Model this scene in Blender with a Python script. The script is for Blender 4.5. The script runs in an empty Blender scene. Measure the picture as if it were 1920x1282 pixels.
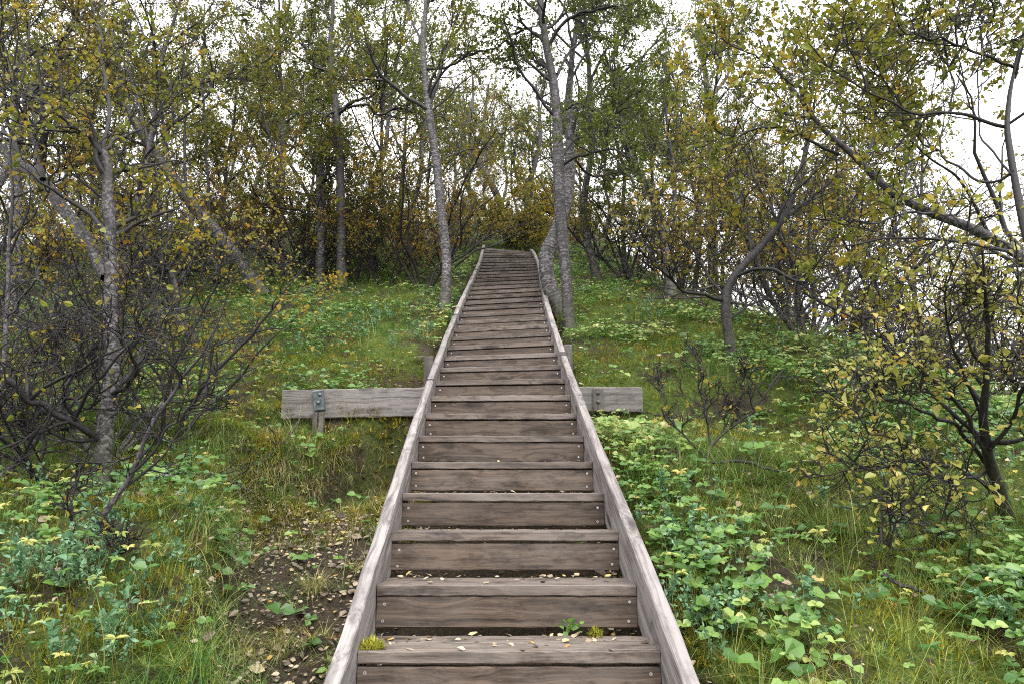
import bpy, math, random
import numpy as np
from mathutils import Vector, Matrix

S = bpy.context.scene
COL = S.collection
rng = np.random.default_rng(7)
random.seed(7)
F = 1280.0
TH = math.radians(12.8)
CT, ST = math.cos(TH), math.sin(TH)

# ------------------------------------------------------------------ helpers
def tag(o, label=None, cat=None, group=None, kind=None):
    if label: o['label'] = label
    if cat: o['category'] = cat
    if group: o['group'] = group
    if kind: o['kind'] = kind
    return o

def link(o, parent=None):
    COL.objects.link(o)
    if parent is not None: o.parent = parent
    return o

def empty(name, loc=(0, 0, 0)):
    o = bpy.data.objects.new(name, None)
    o.location = loc
    o.empty_display_size = 0.1
    return link(o)

def mk_mesh(name, V, Q, mats, attrs=None, uv=None, matidx=None, smooth=True):
    """V (n,3), Q (m,4) or (m,3) int array (or list of such arrays)"""
    me = bpy.data.meshes.new(name)
    V = np.asarray(V, dtype=np.float32)
    Qs = [np.asarray(q, dtype=np.int32) for q in (Q if isinstance(Q, list) else [Q]) if len(q)]
    me.vertices.add(len(V))
    me.vertices.foreach_set('co', V.ravel())
    loops = np.concatenate([q.ravel() for q in Qs])
    sizes = np.concatenate([np.full(len(q), q.shape[1], dtype=np.int32) for q in Qs])
    starts = np.concatenate([[0], np.cumsum(sizes)[:-1]]).astype(np.int32)
    me.loops.add(len(loops))
    me.loops.foreach_set('vertex_index', loops)
    me.polygons.add(len(sizes))
    me.polygons.foreach_set('loop_start', starts)
    if matidx is not None: me.polygons.foreach_set('material_index', np.asarray(matidx, dtype=np.int32))
    me.update(calc_edges=True)
    me.polygons.foreach_set('use_smooth', np.full(len(sizes), smooth, dtype=bool))
    for k, a in (attrs or {}).items():
        at = me.attributes.new(k, 'FLOAT', 'POINT')
        at.data.foreach_set('value', np.asarray(a, dtype=np.float32))
    if uv is not None:
        l = me.uv_layers.new(name='UVMap')
        l.data.foreach_set('uv', np.asarray(uv, dtype=np.float32)[loops].ravel())
    for m in (mats if isinstance(mats, (list, tuple)) else [mats]): me.materials.append(m)
    return me

def mobj(name, me, parent=None, loc=None):
    o = bpy.data.objects.new(name, me)
    if loc is not None: o.location = loc
    return link(o, parent)

def nrm(a):
    return a / np.maximum(np.linalg.norm(a, axis=-1, keepdims=True), 1e-9)

# ------------------------------------------------------------------ noise
def _hash(ix, iy, seed):
    h = (ix.astype(np.int64) * 374761393 + iy.astype(np.int64) * 668265263 + seed * 974634277) & 0x7fffffff
    h = ((h ^ (h >> 13)) * 1274126177) & 0x7fffffff
    h = h ^ (h >> 16)
    return (h & 0xffff) / 65535.0

def vnoise(x, y, seed=0):
    ix, iy = np.floor(x), np.floor(y)
    fx, fy = x - ix, y - iy
    fx = fx * fx * (3 - 2 * fx); fy = fy * fy * (3 - 2 * fy)
    a = _hash(ix, iy, seed); b = _hash(ix + 1, iy, seed)
    c = _hash(ix, iy + 1, seed); d = _hash(ix + 1, iy + 1, seed)
    return (a * (1 - fx) + b * fx) * (1 - fy) + (c * (1 - fx) + d * fx) * fy

def fbm(x, y, seed=0, oct=3):
    s, a, t = 0, 1, 0
    for i in range(oct):
        s = s + a * vnoise(x * 2 ** i, y * 2 ** i, seed + i * 17); t += a; a *= .5
    return s / t - .5

def sstep(x, a, b):
    t = np.clip((x - a) / (b - a), 0, 1)
    return t * t * (3 - 2 * t)

# ------------------------------------------------------------------ staircase line and terrain
RUN, RISE, NS = 0.334, 0.1652, 34
_ctr_n = np.array([-8, 1, 2, 3, 4, 5, 6, 7, 8, 9, 10, 11, 12, 13, 15, 17, 20.6, 24, 27, 30, 33, 34, 35, 36, 37, 38, 45.])
_ctr_v = np.array([60, -33, -69, -103, -147, -184, -219, -239, -272, -307, -329, -343, -364, -377, -390, -385, -344, -273, -222, -240, -300, -325, -430, -590, -820, -1150, -3000.]) * .362 / 1280
def step_x(n): return float(np.interp(n, _ctr_n, _ctr_v))
def step_y(n): return 2.31 + RUN * (n - 1)
def step_z(n): return -.475 + RISE * (n - 1)
def stair_x_at(y): return np.interp(1 + (y - 2.31) / RUN, _ctr_n[:-6], _ctr_v[:-6])
def step_roll(n): return math.radians(2.0 * float(np.interp(n, [7, 12, 20, 27, 31], [0, 1, 1, .4, 0])))
def step_yaw(n): return math.radians(float(np.interp(n, [8, 14, 22, 29, 32, 33, 34, 36, 38], [0, -4, -4, -1, 3, 7, 12, 34, 45])))

def zs(y):
    y = np.asarray(y, dtype=float)
    lin = -1.617 + .4946 * y
    s = np.maximum(y - 23.5, 0)
    return lin - .4946 * s * s / (s + 7.0) * .98 - .0006 * np.maximum(y - 40, 0) ** 2

def terrain(x, y):
    x = np.asarray(x, dtype=float); y = np.asarray(y, dtype=float)
    xc = stair_x_at(y)
    u = x - xc
    z = zs(y)
    off = np.full_like(z, -.16)
    on_flight = 1 - sstep(y, 13.6, 14.6)
    under = (1 - sstep(np.abs(u), .5, .66)) * on_flight
    # left gully near the viewer, ends below the retaining plank
    xe = -1.0 - .41 * (y - 2.8) + .35 * fbm(y * 1.7, y * 0 + 3.3, 23, 2)
    gul = sstep(x, xe - .30, xe + .08) * (1 - sstep(u, -.60, -.45)) * (1 - sstep(y, 4.3 + .6 * sstep(u, -1.25, -.8), 4.6 + .45 * sstep(u, -1.25, -.8))) * sstep(y, .2, 2.0)
    off = off - .40 * gul
    # hollow beside the posts above the plank
    hol = np.exp(-((u + .80) / .24) ** 2 - ((y - 5.75) / .45) ** 2)
    off = off - .42 * hol
    # mossy hummock under the plank on the left
    off = off + .07 * np.exp(-((x + 1.55) / .35) ** 2 - ((y - 4.35) / .30) ** 2)
    off = off - .19 * sstep(y, 4.35, 4.85) * (1 - sstep(y, 4.93, 4.99)) * sstep(x, -2.0, -1.7) * (1 - sstep(u, -.55, -.3))
    # left bank hummock
    off = off + .10 * np.exp(-((x + 1.45) / .35) ** 2 - ((y - 3.0) / .5) ** 2) + .12 * np.exp(-((x + 2.2) / .6) ** 2 - ((y - 2.6) / .6) ** 2)
    off = off + .10 * np.exp(-((x + 3.0) / .9) ** 2 - ((y - 8.2) / .8) ** 2)
    # right of the plank, ground stands a little prouder
    off = off + .06 * sstep(u, .62, 1.0) * (1 - sstep(y, 3.9, 4.4) * (1 - sstep(y, 5.02, 5.08)))
    off = off - .15 * sstep(y, 4.2, 4.85) * (1 - sstep(y, 5.02, 5.08)) * sstep(u, .5, .7) * (1 - sstep(u, 1.7, 2.3))
    off = off - .16 * np.exp(-((x + 1.15) / .30) ** 2 - ((y - 4.55) / .28) ** 2) + .10 * fbm(x * 5, y * 5, 31, 2) * np.exp(-((x + 1.3) / .6) ** 2 - ((y - 4.3) / .6) ** 2)
    bump = .27 * fbm(x * .9 + 3, y * .9, 5, 3) + .16 * fbm(x * 3.1, y * 3.1, 11, 2) + .07 * fbm(x * 7, y * 7, 13, 2)
    near = np.exp(-(np.maximum(np.abs(u) - .4, 0) / .8) ** 2) * on_flight
    bump = bump * (1 - .75 * near)
    off = off + bump * (1 - .5 * gul)
    off = off * (1 - under) + (-.72 + .03 * bump) * under
    xr = np.interp(y, [0, 3, 5.2, 7.6, 11.3, 16, 25], [4.8, 4.2, 3.3, 2.7, 1.7, 1.9, 2.4])
    s = np.maximum(x - xr, 0)
    off = off - np.minimum(1.05 * s * s / (s + .9), 7.0) * sstep(y, -2, 2)
    sl = np.maximum(-x - 7, 0)
    off = off - .10 * sl * sl / (sl + 3)
    return z + off

def gz(x, y): return float(terrain(np.array([x]), np.array([y]))[0])

def ray(px, py):
    cx, cy, cz = (px - 960) / F, (641 - py) / F, 1.0
    return np.array([cx, cz * CT - cy * ST, cz * ST + cy * CT])

def P(px, py, Y):
    r = ray(px, py)
    return r * (Y / r[1])

def G(px, py):
    r = ray(px, py)
    t = np.linspace(1.0, 40, 4000)
    z = terrain(r[0] * t, r[1] * t)
    hit = np.nonzero(r[2] * t < z)[0]
    k = t[hit[0]] if len(hit) else 21.0 / r[1]
    return r * k

# ------------------------------------------------------------------ materials
def mat(name):
    m = bpy.data.materials.new(name); m.use_nodes = True
    nt = m.node_tree
    b = nt.nodes['Principled BSDF']
    return m, nt, b

def nd(nt, t, **kw):
    n = nt.nodes.new(t)
    for k, v in kw.items():
        if k.startswith('i_'):
            key = k[2:]
            key = int(key) if key.isdigit() else key.replace('_', ' ')
            n.inputs[key].default_value = v
        else: setattr(n, k, v)
    return n

def ramp(nt, stops, fac=None, interp='LINEAR'):
    r = nt.nodes.new('ShaderNodeValToRGB')
    r.color_ramp.interpolation = interp
    e = r.color_ramp.elements
    while len(e) < len(stops): e.new(.5)
    for el, (p, c) in zip(e, stops):
        el.position = p; el.color = (c[0], c[1], c[2], 1)
    if fac is not None: nt.links.new(fac, r.inputs[0])
    return r

def mix(nt, a, b, f, blend='MIX'):
    m = nt.nodes.new('ShaderNodeMix'); m.data_type = 'RGBA'; m.blend_type = blend
    for key, v in ((0, f), (6, a), (7, b)):
        if hasattr(v, 'links') or hasattr(v, 'is_linked'): nt.links.new(v, m.inputs[key])
        elif key == 0: m.inputs[0].default_value = v
        else: m.inputs[key].default_value = (v[0], v[1], v[2], 1)
    return m.outputs[2]

def math_n(nt, op, a, b=None, clamp=False):
    m = nt.nodes.new('ShaderNodeMath'); m.operation = op; m.use_clamp = clamp
    for i, v in ((0, a), (1, b)):
        if v is None: continue
        if hasattr(v, 'is_linked'): nt.links.new(v, m.inputs[i])
        else: m.inputs[i].default_value = v
    return m.outputs[0]

def leaf_mat(name, stops, rough=.45, trans=.35, spec=.35, var=.25, gain=1.0):
    m, nt, b = mat(name)
    stops = [(p, tuple(min(.8, v * gain) for v in c)) for p, c in stops]
    at = nd(nt, 'ShaderNodeAttribute', attribute_name='tint')
    cr = ramp(nt, stops, at.outputs['Fac'])
    oi = nd(nt, 'ShaderNodeObjectInfo')
    val = math_n(nt, 'MULTIPLY_ADD', oi.outputs['Random'], var)
    nt.nodes[-1].inputs[2].default_value = 1 - var / 2
    hsv = nd(nt, 'ShaderNodeHueSaturation')
    nt.links.new(cr.outputs[0], hsv.inputs['Color']); nt.links.new(val, hsv.inputs['Value'])
    nt.links.new(hsv.outputs[0], b.inputs['Base Color'])
    b.inputs['Roughness'].default_value = rough
    b.inputs['Specular IOR Level'].default_value = spec
    tr = nd(nt, 'ShaderNodeBsdfTranslucent')
    nt.links.new(hsv.outputs[0], tr.inputs['Color'])
    ms = nd(nt, 'ShaderNodeMixShader', i_0=trans)
    nt.links.new(b.outputs[0], ms.inputs[1]); nt.links.new(tr.outputs[0], ms.inputs[2])
    nt.links.new(ms.outputs[0], nt.nodes['Material Output'].inputs['Surface'])
    return m

# birch leaves: olive to yellow, orange and brown
M_LEAF_OLIVE = leaf_mat('birch_leaf_olive', [(0, (0.0782, 0.1150, 0.0147)), (.45, (0.1610, 0.1794, 0.0202)), (.75, (0.2760, 0.2346, 0.0276)), (.93, (0.3864, 0.2300, 0.0276)), (1, (0.3680, 0.1288, 0.0230))], trans=.38)
M_LEAF_GREEN = leaf_mat('birch_leaf_green', [(0, (0.0644, 0.1150, 0.0147)), (.5, (0.1380, 0.1748, 0.0184)), (.85, (0.2300, 0.2208, 0.0239)), (.97, (0.3680, 0.2484, 0.0276)), (1, (0.3680, 0.1472, 0.0184))], trans=.38)
M_LEAF_GOLD = leaf_mat('birch_leaf_gold', [(0, (0.1012, 0.1242, 0.0166)), (.40, (0.2024, 0.1886, 0.0230)), (.70, (0.3312, 0.2484, 0.0322)), (.90, (0.4232, 0.2024, 0.0276)), (1, (0.3680, 0.1012, 0.0184))], trans=.38)
M_LEAF_RUST = leaf_mat('birch_leaf_rust', [(0, (0.1196, 0.1288, 0.0184)), (.40, (0.2392, 0.1978, 0.0276)), (.68, (0.3864, 0.2484, 0.0460)), (.88, (0.4600, 0.1748, 0.0322)), (1, (0.3312, 0.0920, 0.0184))], trans=.38)
M_LEAF_PALE = leaf_mat('willow_leaf_pale', [(0, (0.1196, 0.1472, 0.0230)), (.4, (0.2576, 0.2668, 0.0506)), (.75, (0.4048, 0.3588, 0.1012)), (.93, (0.4416, 0.2760, 0.0460)), (1, (0.3864, 0.1380, 0.0276))], rough=.38, spec=.5)
M_BRAMBLE = leaf_mat('stone_bramble_leaf', [(0, (.055, .14, .028)), (.38, (.14, .265, .05)), (.70, (.29, .38, .10)), (.90, (.48, .46, .17)), (1, (.45, .30, .13))], rough=.36, trans=.3, spec=.5, var=.0)
M_HERB = leaf_mat('herb_leaf', [(0, (.05, .14, .035)), (.40, (.14, .25, .06)), (.72, (.38, .40, .12)), (.92, (.58, .50, .17)), (1, (.40, .18, .06))], rough=.45, trans=.3)
M_BILB = leaf_mat('bilberry_leaf', [(0, (.045, .12, .05)), (.5, (.105, .215, .105)), (.85, (.20, .31, .18)), (.96, (.28, .31, .10)), (1, (.30, .08, .04))], rough=.35, trans=.2, spec=.5)
M_GRASS = leaf_mat('grass_blade', [(0, (.045, .12, .022)), (.4, (.11, .22, .04)), (.65, (.23, .30, .075)), (.88, (.46, .40, .20)), (1, (.32, .22, .11))], rough=.5, trans=.3, spec=.4)
M_MOSS = leaf_mat('moss_tuft', [(0, (.05, .065, .01)), (.5, (.19, .20, .02)), (.85, (.38, .35, .05)), (1, (.2, .14, .03))], rough=.8, trans=.15, spec=.1, gain=1.15)
M_LITTER = leaf_mat('litter_leaf', [(0, (.04, .03, .02)), (.35, (.11, .08, .055)), (.6, (.26, .205, .135)), (.85, (.46, .39, .27)), (.95, (.52, .38, .08)), (1, (.35, .14, .04))], rough=.45, trans=.1, spec=.5)
M_JUNI = leaf_mat('juniper_leaf', [(0, (.13, .14, .015)), (.5, (.26, .235, .025)), (1, (.42, .33, .035))], trans=.4)

def bark_mat(name, pale, mid, dark, rmin=.006, rmax=.03, moss=.35):
    m, nt, b = mat(name)
    ra = nd(nt, 'ShaderNodeAttribute', attribute_name='rad')
    uv = nd(nt, 'ShaderNodeUVMap'); uv.uv_map = 'UVMap'
    mp = nd(nt, 'ShaderNodeMapping'); mp.inputs['Scale'].default_value = (5.0, 46, 1)
    nt.links.new(uv.outputs[0], mp.inputs[0])
    n1 = nd(nt, 'ShaderNodeTexNoise', i_Scale=1.0, i_Detail=5.0, i_Roughness=.65); nt.links.new(mp.outputs[0], n1.inputs[0])
    tc = nd(nt, 'ShaderNodeTexCoord')
    n2 = nd(nt, 'ShaderNodeTexNoise', i_Scale=9.0, i_Detail=4.0, i_Roughness=.6); nt.links.new(tc.outputs['Object'], n2.inputs[0])
    bands = ramp(nt, [(.40, dark), (.48, mid), (.57, pale), (.75, tuple(min(1, c * 1.25) for c in pale))], n1.outputs[0])
    patch = ramp(nt, [(.38, (0, 0, 0)), (.52, (1, 1, 1))], n2.outputs[0])
    n3 = nd(nt, 'ShaderNodeTexNoise', i_Scale=26.0, i_Detail=3.0, i_Roughness=.6); nt.links.new(tc.outputs['Object'], n3.inputs[0])
    scar = ramp(nt, [(.56, (0, 0, 0)), (.62, (1, 1, 1))], n3.outputs[0])
    c1 = mix(nt, mix(nt, mid, dark, .35), bands.outputs[0], patch.outputs[0])
    c1 = mix(nt, c1, dark, math_n(nt, 'MULTIPLY', scar.outputs[0], .8))
    thick = nd(nt, 'ShaderNodeMapRange', i_1=rmin, i_2=rmax); nt.links.new(ra.outputs['Fac'], thick.inputs[0])
    c2 = mix(nt, (.011, .0085, .0095), c1, thick.outputs[0])
    # moss and lichen towards the foot
    ht = nd(nt, 'ShaderNodeAttribute', attribute_name='foot')
    mz = nd(nt, 'ShaderNodeMapRange', i_1=.10, i_2=.5, i_3=1.0, i_4=0.0); nt.links.new(ht.outputs['Fac'], mz.inputs[0])
    mm = math_n(nt, 'MULTIPLY', mz.outputs[0], patch.outputs[0])
    mm = math_n(nt, 'MULTIPLY', mm, moss * 2, True)
    c3 = mix(nt, c2, (.045, .05, .018), mm)
    nt.links.new(c3, b.inputs['Base Color'])
    b.inputs['Roughness'].default_value = .6
    b.inputs['Specular IOR Level'].default_value = .4
    bp = nd(nt, 'ShaderNodeBump', i_Strength=.5, i_Distance=.006); nt.links.new(n1.outputs[0], bp.inputs['Height'])
    nt.links.new(bp.outputs[0], b.inputs['Normal'])
    return m
M_BARK = bark_mat('birch_bark', (.20, .19, .195), (.055, .048, .050), (.008, .007, .0075), rmin=.014, rmax=.046)
M_BARK_DARK = bark_mat('dark_bark', (.075, .067, .070), (.026, .022, .024), (.007, .006, .0065), rmin=.014, rmax=.06)
M_TWIG = bark_mat('grey_twig', (.20, .185, .20), (.06, .053, .058), (.012, .010, .011), rmin=.0045, rmax=.016, moss=.05)

M_BARK_MIX = bark_mat('banded_bark', (.125, .115, .118), (.036, .031, .033), (.007, .006, .0065), rmin=.014, rmax=.058)

def wood_mat(name, base, light, dark, grey, greyamt, stain=.5, stretch=(1.1, 44, 44), topgrey=0.0):
    m, nt, b = mat(name)
    tc = nd(nt, 'ShaderNodeTexCoord'); oi = nd(nt, 'ShaderNodeObjectInfo')
    sc = nd(nt, 'ShaderNodeVectorMath', operation='SCALE'); sc.inputs[0].default_value = (37.1, 11.7, 23.3)
    nt.links.new(oi.outputs['Random'], sc.inputs['Scale'])
    ad = nd(nt, 'ShaderNodeVectorMath', operation='ADD')
    nt.links.new(tc.outputs['Object'], ad.inputs[0]); nt.links.new(sc.outputs[0], ad.inputs[1])
    v = ad.outputs[0]
    # slow warp so that the grain wanders
    wn = nd(nt, 'ShaderNodeTexNoise', i_Scale=3.0, i_Detail=2.0); nt.links.new(v, wn.inputs[0])
    wv = nd(nt, 'ShaderNodeVectorMath', operation='SCALE', ); wv.inputs['Scale'].default_value = .045
    nt.links.new(wn.outputs[1], wv.inputs[0])
    av = nd(nt, 'ShaderNodeVectorMath', operation='ADD'); nt.links.new(v, av.inputs[0]); nt.links.new(wv.outputs[0], av.inputs[1])
    # knots
    kmp = nd(nt, 'ShaderNodeMapping'); kmp.inputs['Scale'].default_value = (2.3, 5, 7.5); nt.links.new(v, kmp.inputs[0])
    vo = nd(nt, 'ShaderNodeTexVoronoi', i_Scale=1.0, i_Randomness=.9); nt.links.new(kmp.outputs[0], vo.inputs[0])
    knot = nd(nt, 'ShaderNodeMapRange', i_1=.10, i_2=.19, i_3=1.0, i_4=0.0); nt.links.new(vo.outputs['Distance'], knot.inputs[0])
    ring = nd(nt, 'ShaderNodeMapRange', i_1=.08, i_2=.42, i_3=1.0, i_4=0.0); nt.links.new(vo.outputs['Distance'], ring.inputs[0])
    kw = nd(nt, 'ShaderNodeVectorMath', operation='SCALE'); kw.inputs[0].default_value = (0, .06, .06)
    nt.links.new(ring.outputs[0], kw.inputs['Scale'])
    av2 = nd(nt, 'ShaderNodeVectorMath', operation='ADD'); nt.links.new(av.outputs[0], av2.inputs[0]); nt.links.new(kw.outputs[0], av2.inputs[1])
    mp = nd(nt, 'ShaderNodeMapping'); mp.inputs['Scale'].default_value = stretch; nt.links.new(av2.outputs[0], mp.inputs[0])
    g1 = nd(nt, 'ShaderNodeTexNoise', i_Scale=1.0, i_Detail=4.0, i_Roughness=.6); nt.links.new(mp.outputs[0], g1.inputs[0])
    mp2 = nd(nt, 'ShaderNodeMapping'); mp2.inputs['Scale'].default_value = (stretch[0] * 2.5, stretch[1] * 3, stretch[2] * 3); nt.links.new(av2.outputs[0], mp2.inputs[0])
    g2 = nd(nt, 'ShaderNodeTexNoise', i_Scale=1.0, i_Detail=3.0, i_Roughness=.7); nt.links.new(mp2.outputs[0], g2.inputs[0])
    gg = math_n(nt, 'ADD', math_n(nt, 'MULTIPLY', g1.outputs[0], .62), math_n(nt, 'MULTIPLY', g2.outputs[0], .38))
    cr = ramp(nt, [(.38, dark), (.48, base), (.57, light)], gg)
    # grey weathering in blotches, per board too
    mp3 = nd(nt, 'ShaderNodeMapping'); mp3.inputs['Scale'].default_value = (3.2, 7, 9); nt.links.new(v, mp3.inputs[0])
    g3 = nd(nt, 'ShaderNodeTexNoise', i_Scale=1.0, i_Detail=6.0, i_Roughness=.65); nt.links.new(mp3.outputs[0], g3.inputs[0])
    br = nd(nt, 'ShaderNodeMapRange', i_1=.35, i_2=.62, i_3=0.0, i_4=1.0); nt.links.new(g3.outputs[0], br.inputs[0])
    ga = math_n(nt, 'MULTIPLY', br.outputs[0], greyamt)
    r2 = math_n(nt, 'MULTIPLY_ADD', oi.outputs['Random'], .5); nt.nodes[-1].inputs[2].default_value = .65
    ga = math_n(nt, 'MULTIPLY', ga, r2, True)
    gcol = mix(nt, grey, cr.outputs[0], .30)
    c = mix(nt, cr.outputs[0], gcol, ga)
    # dark damp stains
    mp4 = nd(nt, 'ShaderNodeMapping'); mp4.inputs['Scale'].default_value = (5.0, 9, 14); mp4.inputs['Location'].default_value = (7, 3, 1); nt.links.new(v, mp4.inputs[0])
    g4 = nd(nt, 'ShaderNodeTexNoise', i_Scale=1.0, i_Detail=7.0, i_Roughness=.7); nt.links.new(mp4.outputs[0], g4.inputs[0])
    st = nd(nt, 'ShaderNodeMapRange', i_1=.50, i_2=.68, i_3=0.0, i_4=stain); nt.links.new(g4.outputs[0], st.inputs[0])
    c = mix(nt, c, tuple(d * .55 for d in dark), st.outputs[0])
    c = mix(nt, c, tuple(d * .6 for d in dark), math_n(nt, 'MULTIPLY', knot.outputs[0], .85))
    hs = nd(nt, 'ShaderNodeHueSaturation'); nt.links.new(c, hs.inputs['Color'])
    vv = math_n(nt, 'MULTIPLY_ADD', oi.outputs['Random'], .42); nt.nodes[-1].inputs[2].default_value = .79
    nt.links.new(vv, hs.inputs['Value'])
    nt.links.new(hs.outputs[0], b.inputs['Base Color'])
    b.inputs['Roughness'].default_value = .62
    b.inputs['Specular IOR Level'].default_value = .35
    bp = nd(nt, 'ShaderNodeBump', i_Strength=.55, i_Distance=.004); nt.links.new(gg, bp.inputs['Height'])
    nt.links.new(bp.outputs[0], b.inputs['Normal'])
    return m
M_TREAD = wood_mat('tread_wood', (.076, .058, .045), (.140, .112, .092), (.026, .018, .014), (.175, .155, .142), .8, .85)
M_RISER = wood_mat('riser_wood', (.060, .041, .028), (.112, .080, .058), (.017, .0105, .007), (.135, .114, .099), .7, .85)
M_STRING = wood_mat('stringer_wood', (0.1554, 0.1403, 0.1344), (0.2520, 0.2310, 0.2251), (0.0504, 0.0437, 0.0420), (0.2352, 0.2159, 0.2100), .6, .5, stretch=(1.0, 36, 36))
M_PLANK = wood_mat('grey_plank_wood', (0.1134, 0.1025, 0.0966), (0.1806, 0.1646, 0.1579), (0.0378, 0.0319, 0.0294), (0.1680, 0.1546, 0.1495), .6, .6)
M_POST = wood_mat('grey_post_wood', (0.0840, 0.0739, 0.0672), (0.1302, 0.1159, 0.1075), (0.0378, 0.0319, 0.0286), (0.1176, 0.1075, 0.1025), .5, .5, stretch=(30, 30, 1.6))

m, nt, b = mat('screw_metal'); b.inputs['Base Color'].default_value = (.55, .54, .55, 1); b.inputs['Metallic'].default_value = .8; b.inputs['Roughness'].default_value = .4
M_SCREW = m
m, nt, b = mat('painted_bracket_metal')
tc = nd(nt, 'ShaderNodeTexCoord'); n1 = nd(nt, 'ShaderNodeTexNoise', i_Scale=30.0, i_Detail=5.0); nt.links.new(tc.outputs['Object'], n1.inputs[0])
cr = ramp(nt, [(.35, (.045, .055, .06)), (.55, (.10, .12, .125)), (.72, (.18, .20, .20))], n1.outputs[0]); nt.links.new(cr.outputs[0], b.inputs['Base Color'])
b.inputs['Metallic'].default_value = .4; b.inputs['Roughness'].default_value = .45
M_BRACKET = m

def ground_mat():
    m, nt, b = mat('forest_soil')
    tc = nd(nt, 'ShaderNodeTexCoord')
    n1 = nd(nt, 'ShaderNodeTexNoise', i_Scale=1.6, i_Detail=6.0, i_Roughness=.65); nt.links.new(tc.outputs['Object'], n1.inputs[0])
    n2 = nd(nt, 'ShaderNodeTexNoise', i_Scale=42.0, i_Detail=5.0, i_Roughness=.7); nt.links.new(tc.outputs['Object'], n2.inputs[0])
    n3 = nd(nt, 'ShaderNodeTexVoronoi', i_Scale=55.0); nt.links.new(tc.outputs['Object'], n3.inputs[0])
    soil = ramp(nt, [(.3, (.018, .014, .010)), (.55, (.045, .035, .024)), (.75, (.10, .078, .05))], n2.outputs[0])
    mossc = ramp(nt, [(.3, (.02, .035, .008)), (.55, (.065, .095, .016)), (.75, (.14, .16, .028))], n2.outputs[0])
    ms = nd(nt, 'ShaderNodeMapRange', i_1=.44, i_2=.54); nt.links.new(n1.outputs[0], ms.inputs[0])
    ba = nd(nt, 'ShaderNodeAttribute', attribute_name='bare')
    mf = math_n(nt, 'MULTIPLY', ms.outputs[0], math_n(nt, 'SUBTRACT', 1.0, ba.outputs['Fac'], True))
    c = mix(nt, soil.outputs[0], mossc.outputs[0], mf)
    nt.links.new(c, b.inputs['Base Color']); b.inputs['Roughness'].default_value = .9; b.inputs['Specular IOR Level'].default_value = .15
    bp = nd(nt, 'ShaderNodeBump', i_Strength=.9, i_Distance=.02); nt.links.new(n2.outputs[0], bp.inputs['Height']); nt.links.new(bp.outputs[0], b.inputs['Normal'])
    return m
M_GROUND = ground_mat()

# ------------------------------------------------------------------ ground sheet
def axis(lo, hi, fine_lo, fine_hi, d, growth=1.13):
    a = list(np.arange(fine_lo, fine_hi + d / 2, d))
    s = d
    while a[-1] < hi: s *= growth; a.append(a[-1] + s)
    s = d
    while a[0] > lo: s *= growth; a.insert(0, a[0] - s)
    return np.array(a)
gx = axis(-220, 220, -4.5, 4.8, .05); gy = axis(-60, 320, 1.0, 9.0, .05, 1.07)
X, Y = np.meshgrid(gx, gy)
Z = terrain(X, Y)
nx, ny = len(gx), len(gy)
idx = np.arange(nx * ny).reshape(ny, nx)
Q = np.stack([idx[:-1, :-1], idx[:-1, 1:], idx[1:, 1:], idx[1:, :-1]], -1).reshape(-1, 4)
def bare_f(x, y):
    u = x - stair_x_at(y)
    xe = -1.0 - .41 * (y - 2.8) + .35 * fbm(y * 1.7, y * 0 + 3.3, 23, 2)
    ye = 4.35 + .6 * sstep(u, -1.25, -.8)
    b_ = sstep(x, xe - .25, xe + .10) * (1 - sstep(u, -.05, .5)) * (1 - sstep(y, ye - .3, ye + .3)) + (1 - sstep(np.abs(u), .5, .7)) * (y < 13.5)
    b_ = b_ + 1.2 * np.exp(-((u + .82) / .26) ** 2 - ((y - 5.7) / .45) ** 2)
    return np.clip(b_, 0, 1)
g = mobj('ground', mk_mesh('ground', np.stack([X, Y, Z], -1).reshape(-1, 3), Q, M_GROUND, {'bare': bare_f(X, Y).ravel()}))
tag(g, 'dark soil of the wooded hillside under the plants', 'ground', kind='structure')

# ------------------------------------------------------------------ staircase
def box(x0, x1, y0, y1, z0, z1, nseg=1, jit=0.0, bev=.004, r=None):
    """a board along x with softened long edges; returns V, Q"""
    prof = [(y0 + bev, z0), (y1 - bev, z0), (y1, z0 + bev), (y1, z1 - bev), (y1 - bev, z1), (y0 + bev, z1), (y0, z1 - bev), (y0, z0 + bev)]
    xs = np.linspace(x0, x1, nseg + 1)
    V, Qd = [], []
    k = len(prof)
    for i, x in enumerate(xs):
        for (a, c) in prof:
            dy, dz = (0, 0) if r is None else r.normal(0, jit, 2)
            V.append((x, a + dy, c + dz))
    for i in range(nseg):
        for j in range(k):
            Qd.append((i * k + j, i * k + (j + 1) % k, (i + 1) * k + (j + 1) % k, (i + 1) * k + j))
    # end caps as 3 quads each
    e = nseg * k
    for o, rev in ((0, True), (e, False)):
        for q in ((0, 1, 2, 7), (2, 3, 6, 7), (3, 4, 5, 6)):
            f = tuple(o + i for i in q)
            Qd.append(f if not rev else f[::-1])
    return np.array(V), np.array(Qd)

def disc(cx, y, cz, r, h, n=10):
    a = np.linspace(0, 2 * math.pi, n, endpoint=False)
    ring = np.stack([cx + r * np.cos(a), np.full(n, y), cz + r * np.sin(a)], -1)
    ring2 = ring.copy(); ring2[:, 1] -= h
    ring3 = np.stack([cx + r * .45 * np.cos(a), np.full(n, y - h), cz + r * .45 * np.sin(a)], -1)
    ring4 = ring3.copy(); ring4[:, 1] += h * .8
    V = np.concatenate([ring, ring2, ring3, ring4, [[cx, y - h * .2, cz]]])
    Qd = []
    for j in range(n):
        k = (j + 1) % n
        for l in range(3): Qd.append((l * n + j, l * n + k, (l + 1) * n + k, (l + 1) * n + j))
        Qd.append((3 * n + j, 3 * n + k, 4 * n, 4 * n))
    q = [x for x in Qd if x[2] != x[3]]
    t = [x[:3] for x in Qd if x[2] == x[3]]
    return V, np.array(q), np.array(t)

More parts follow.
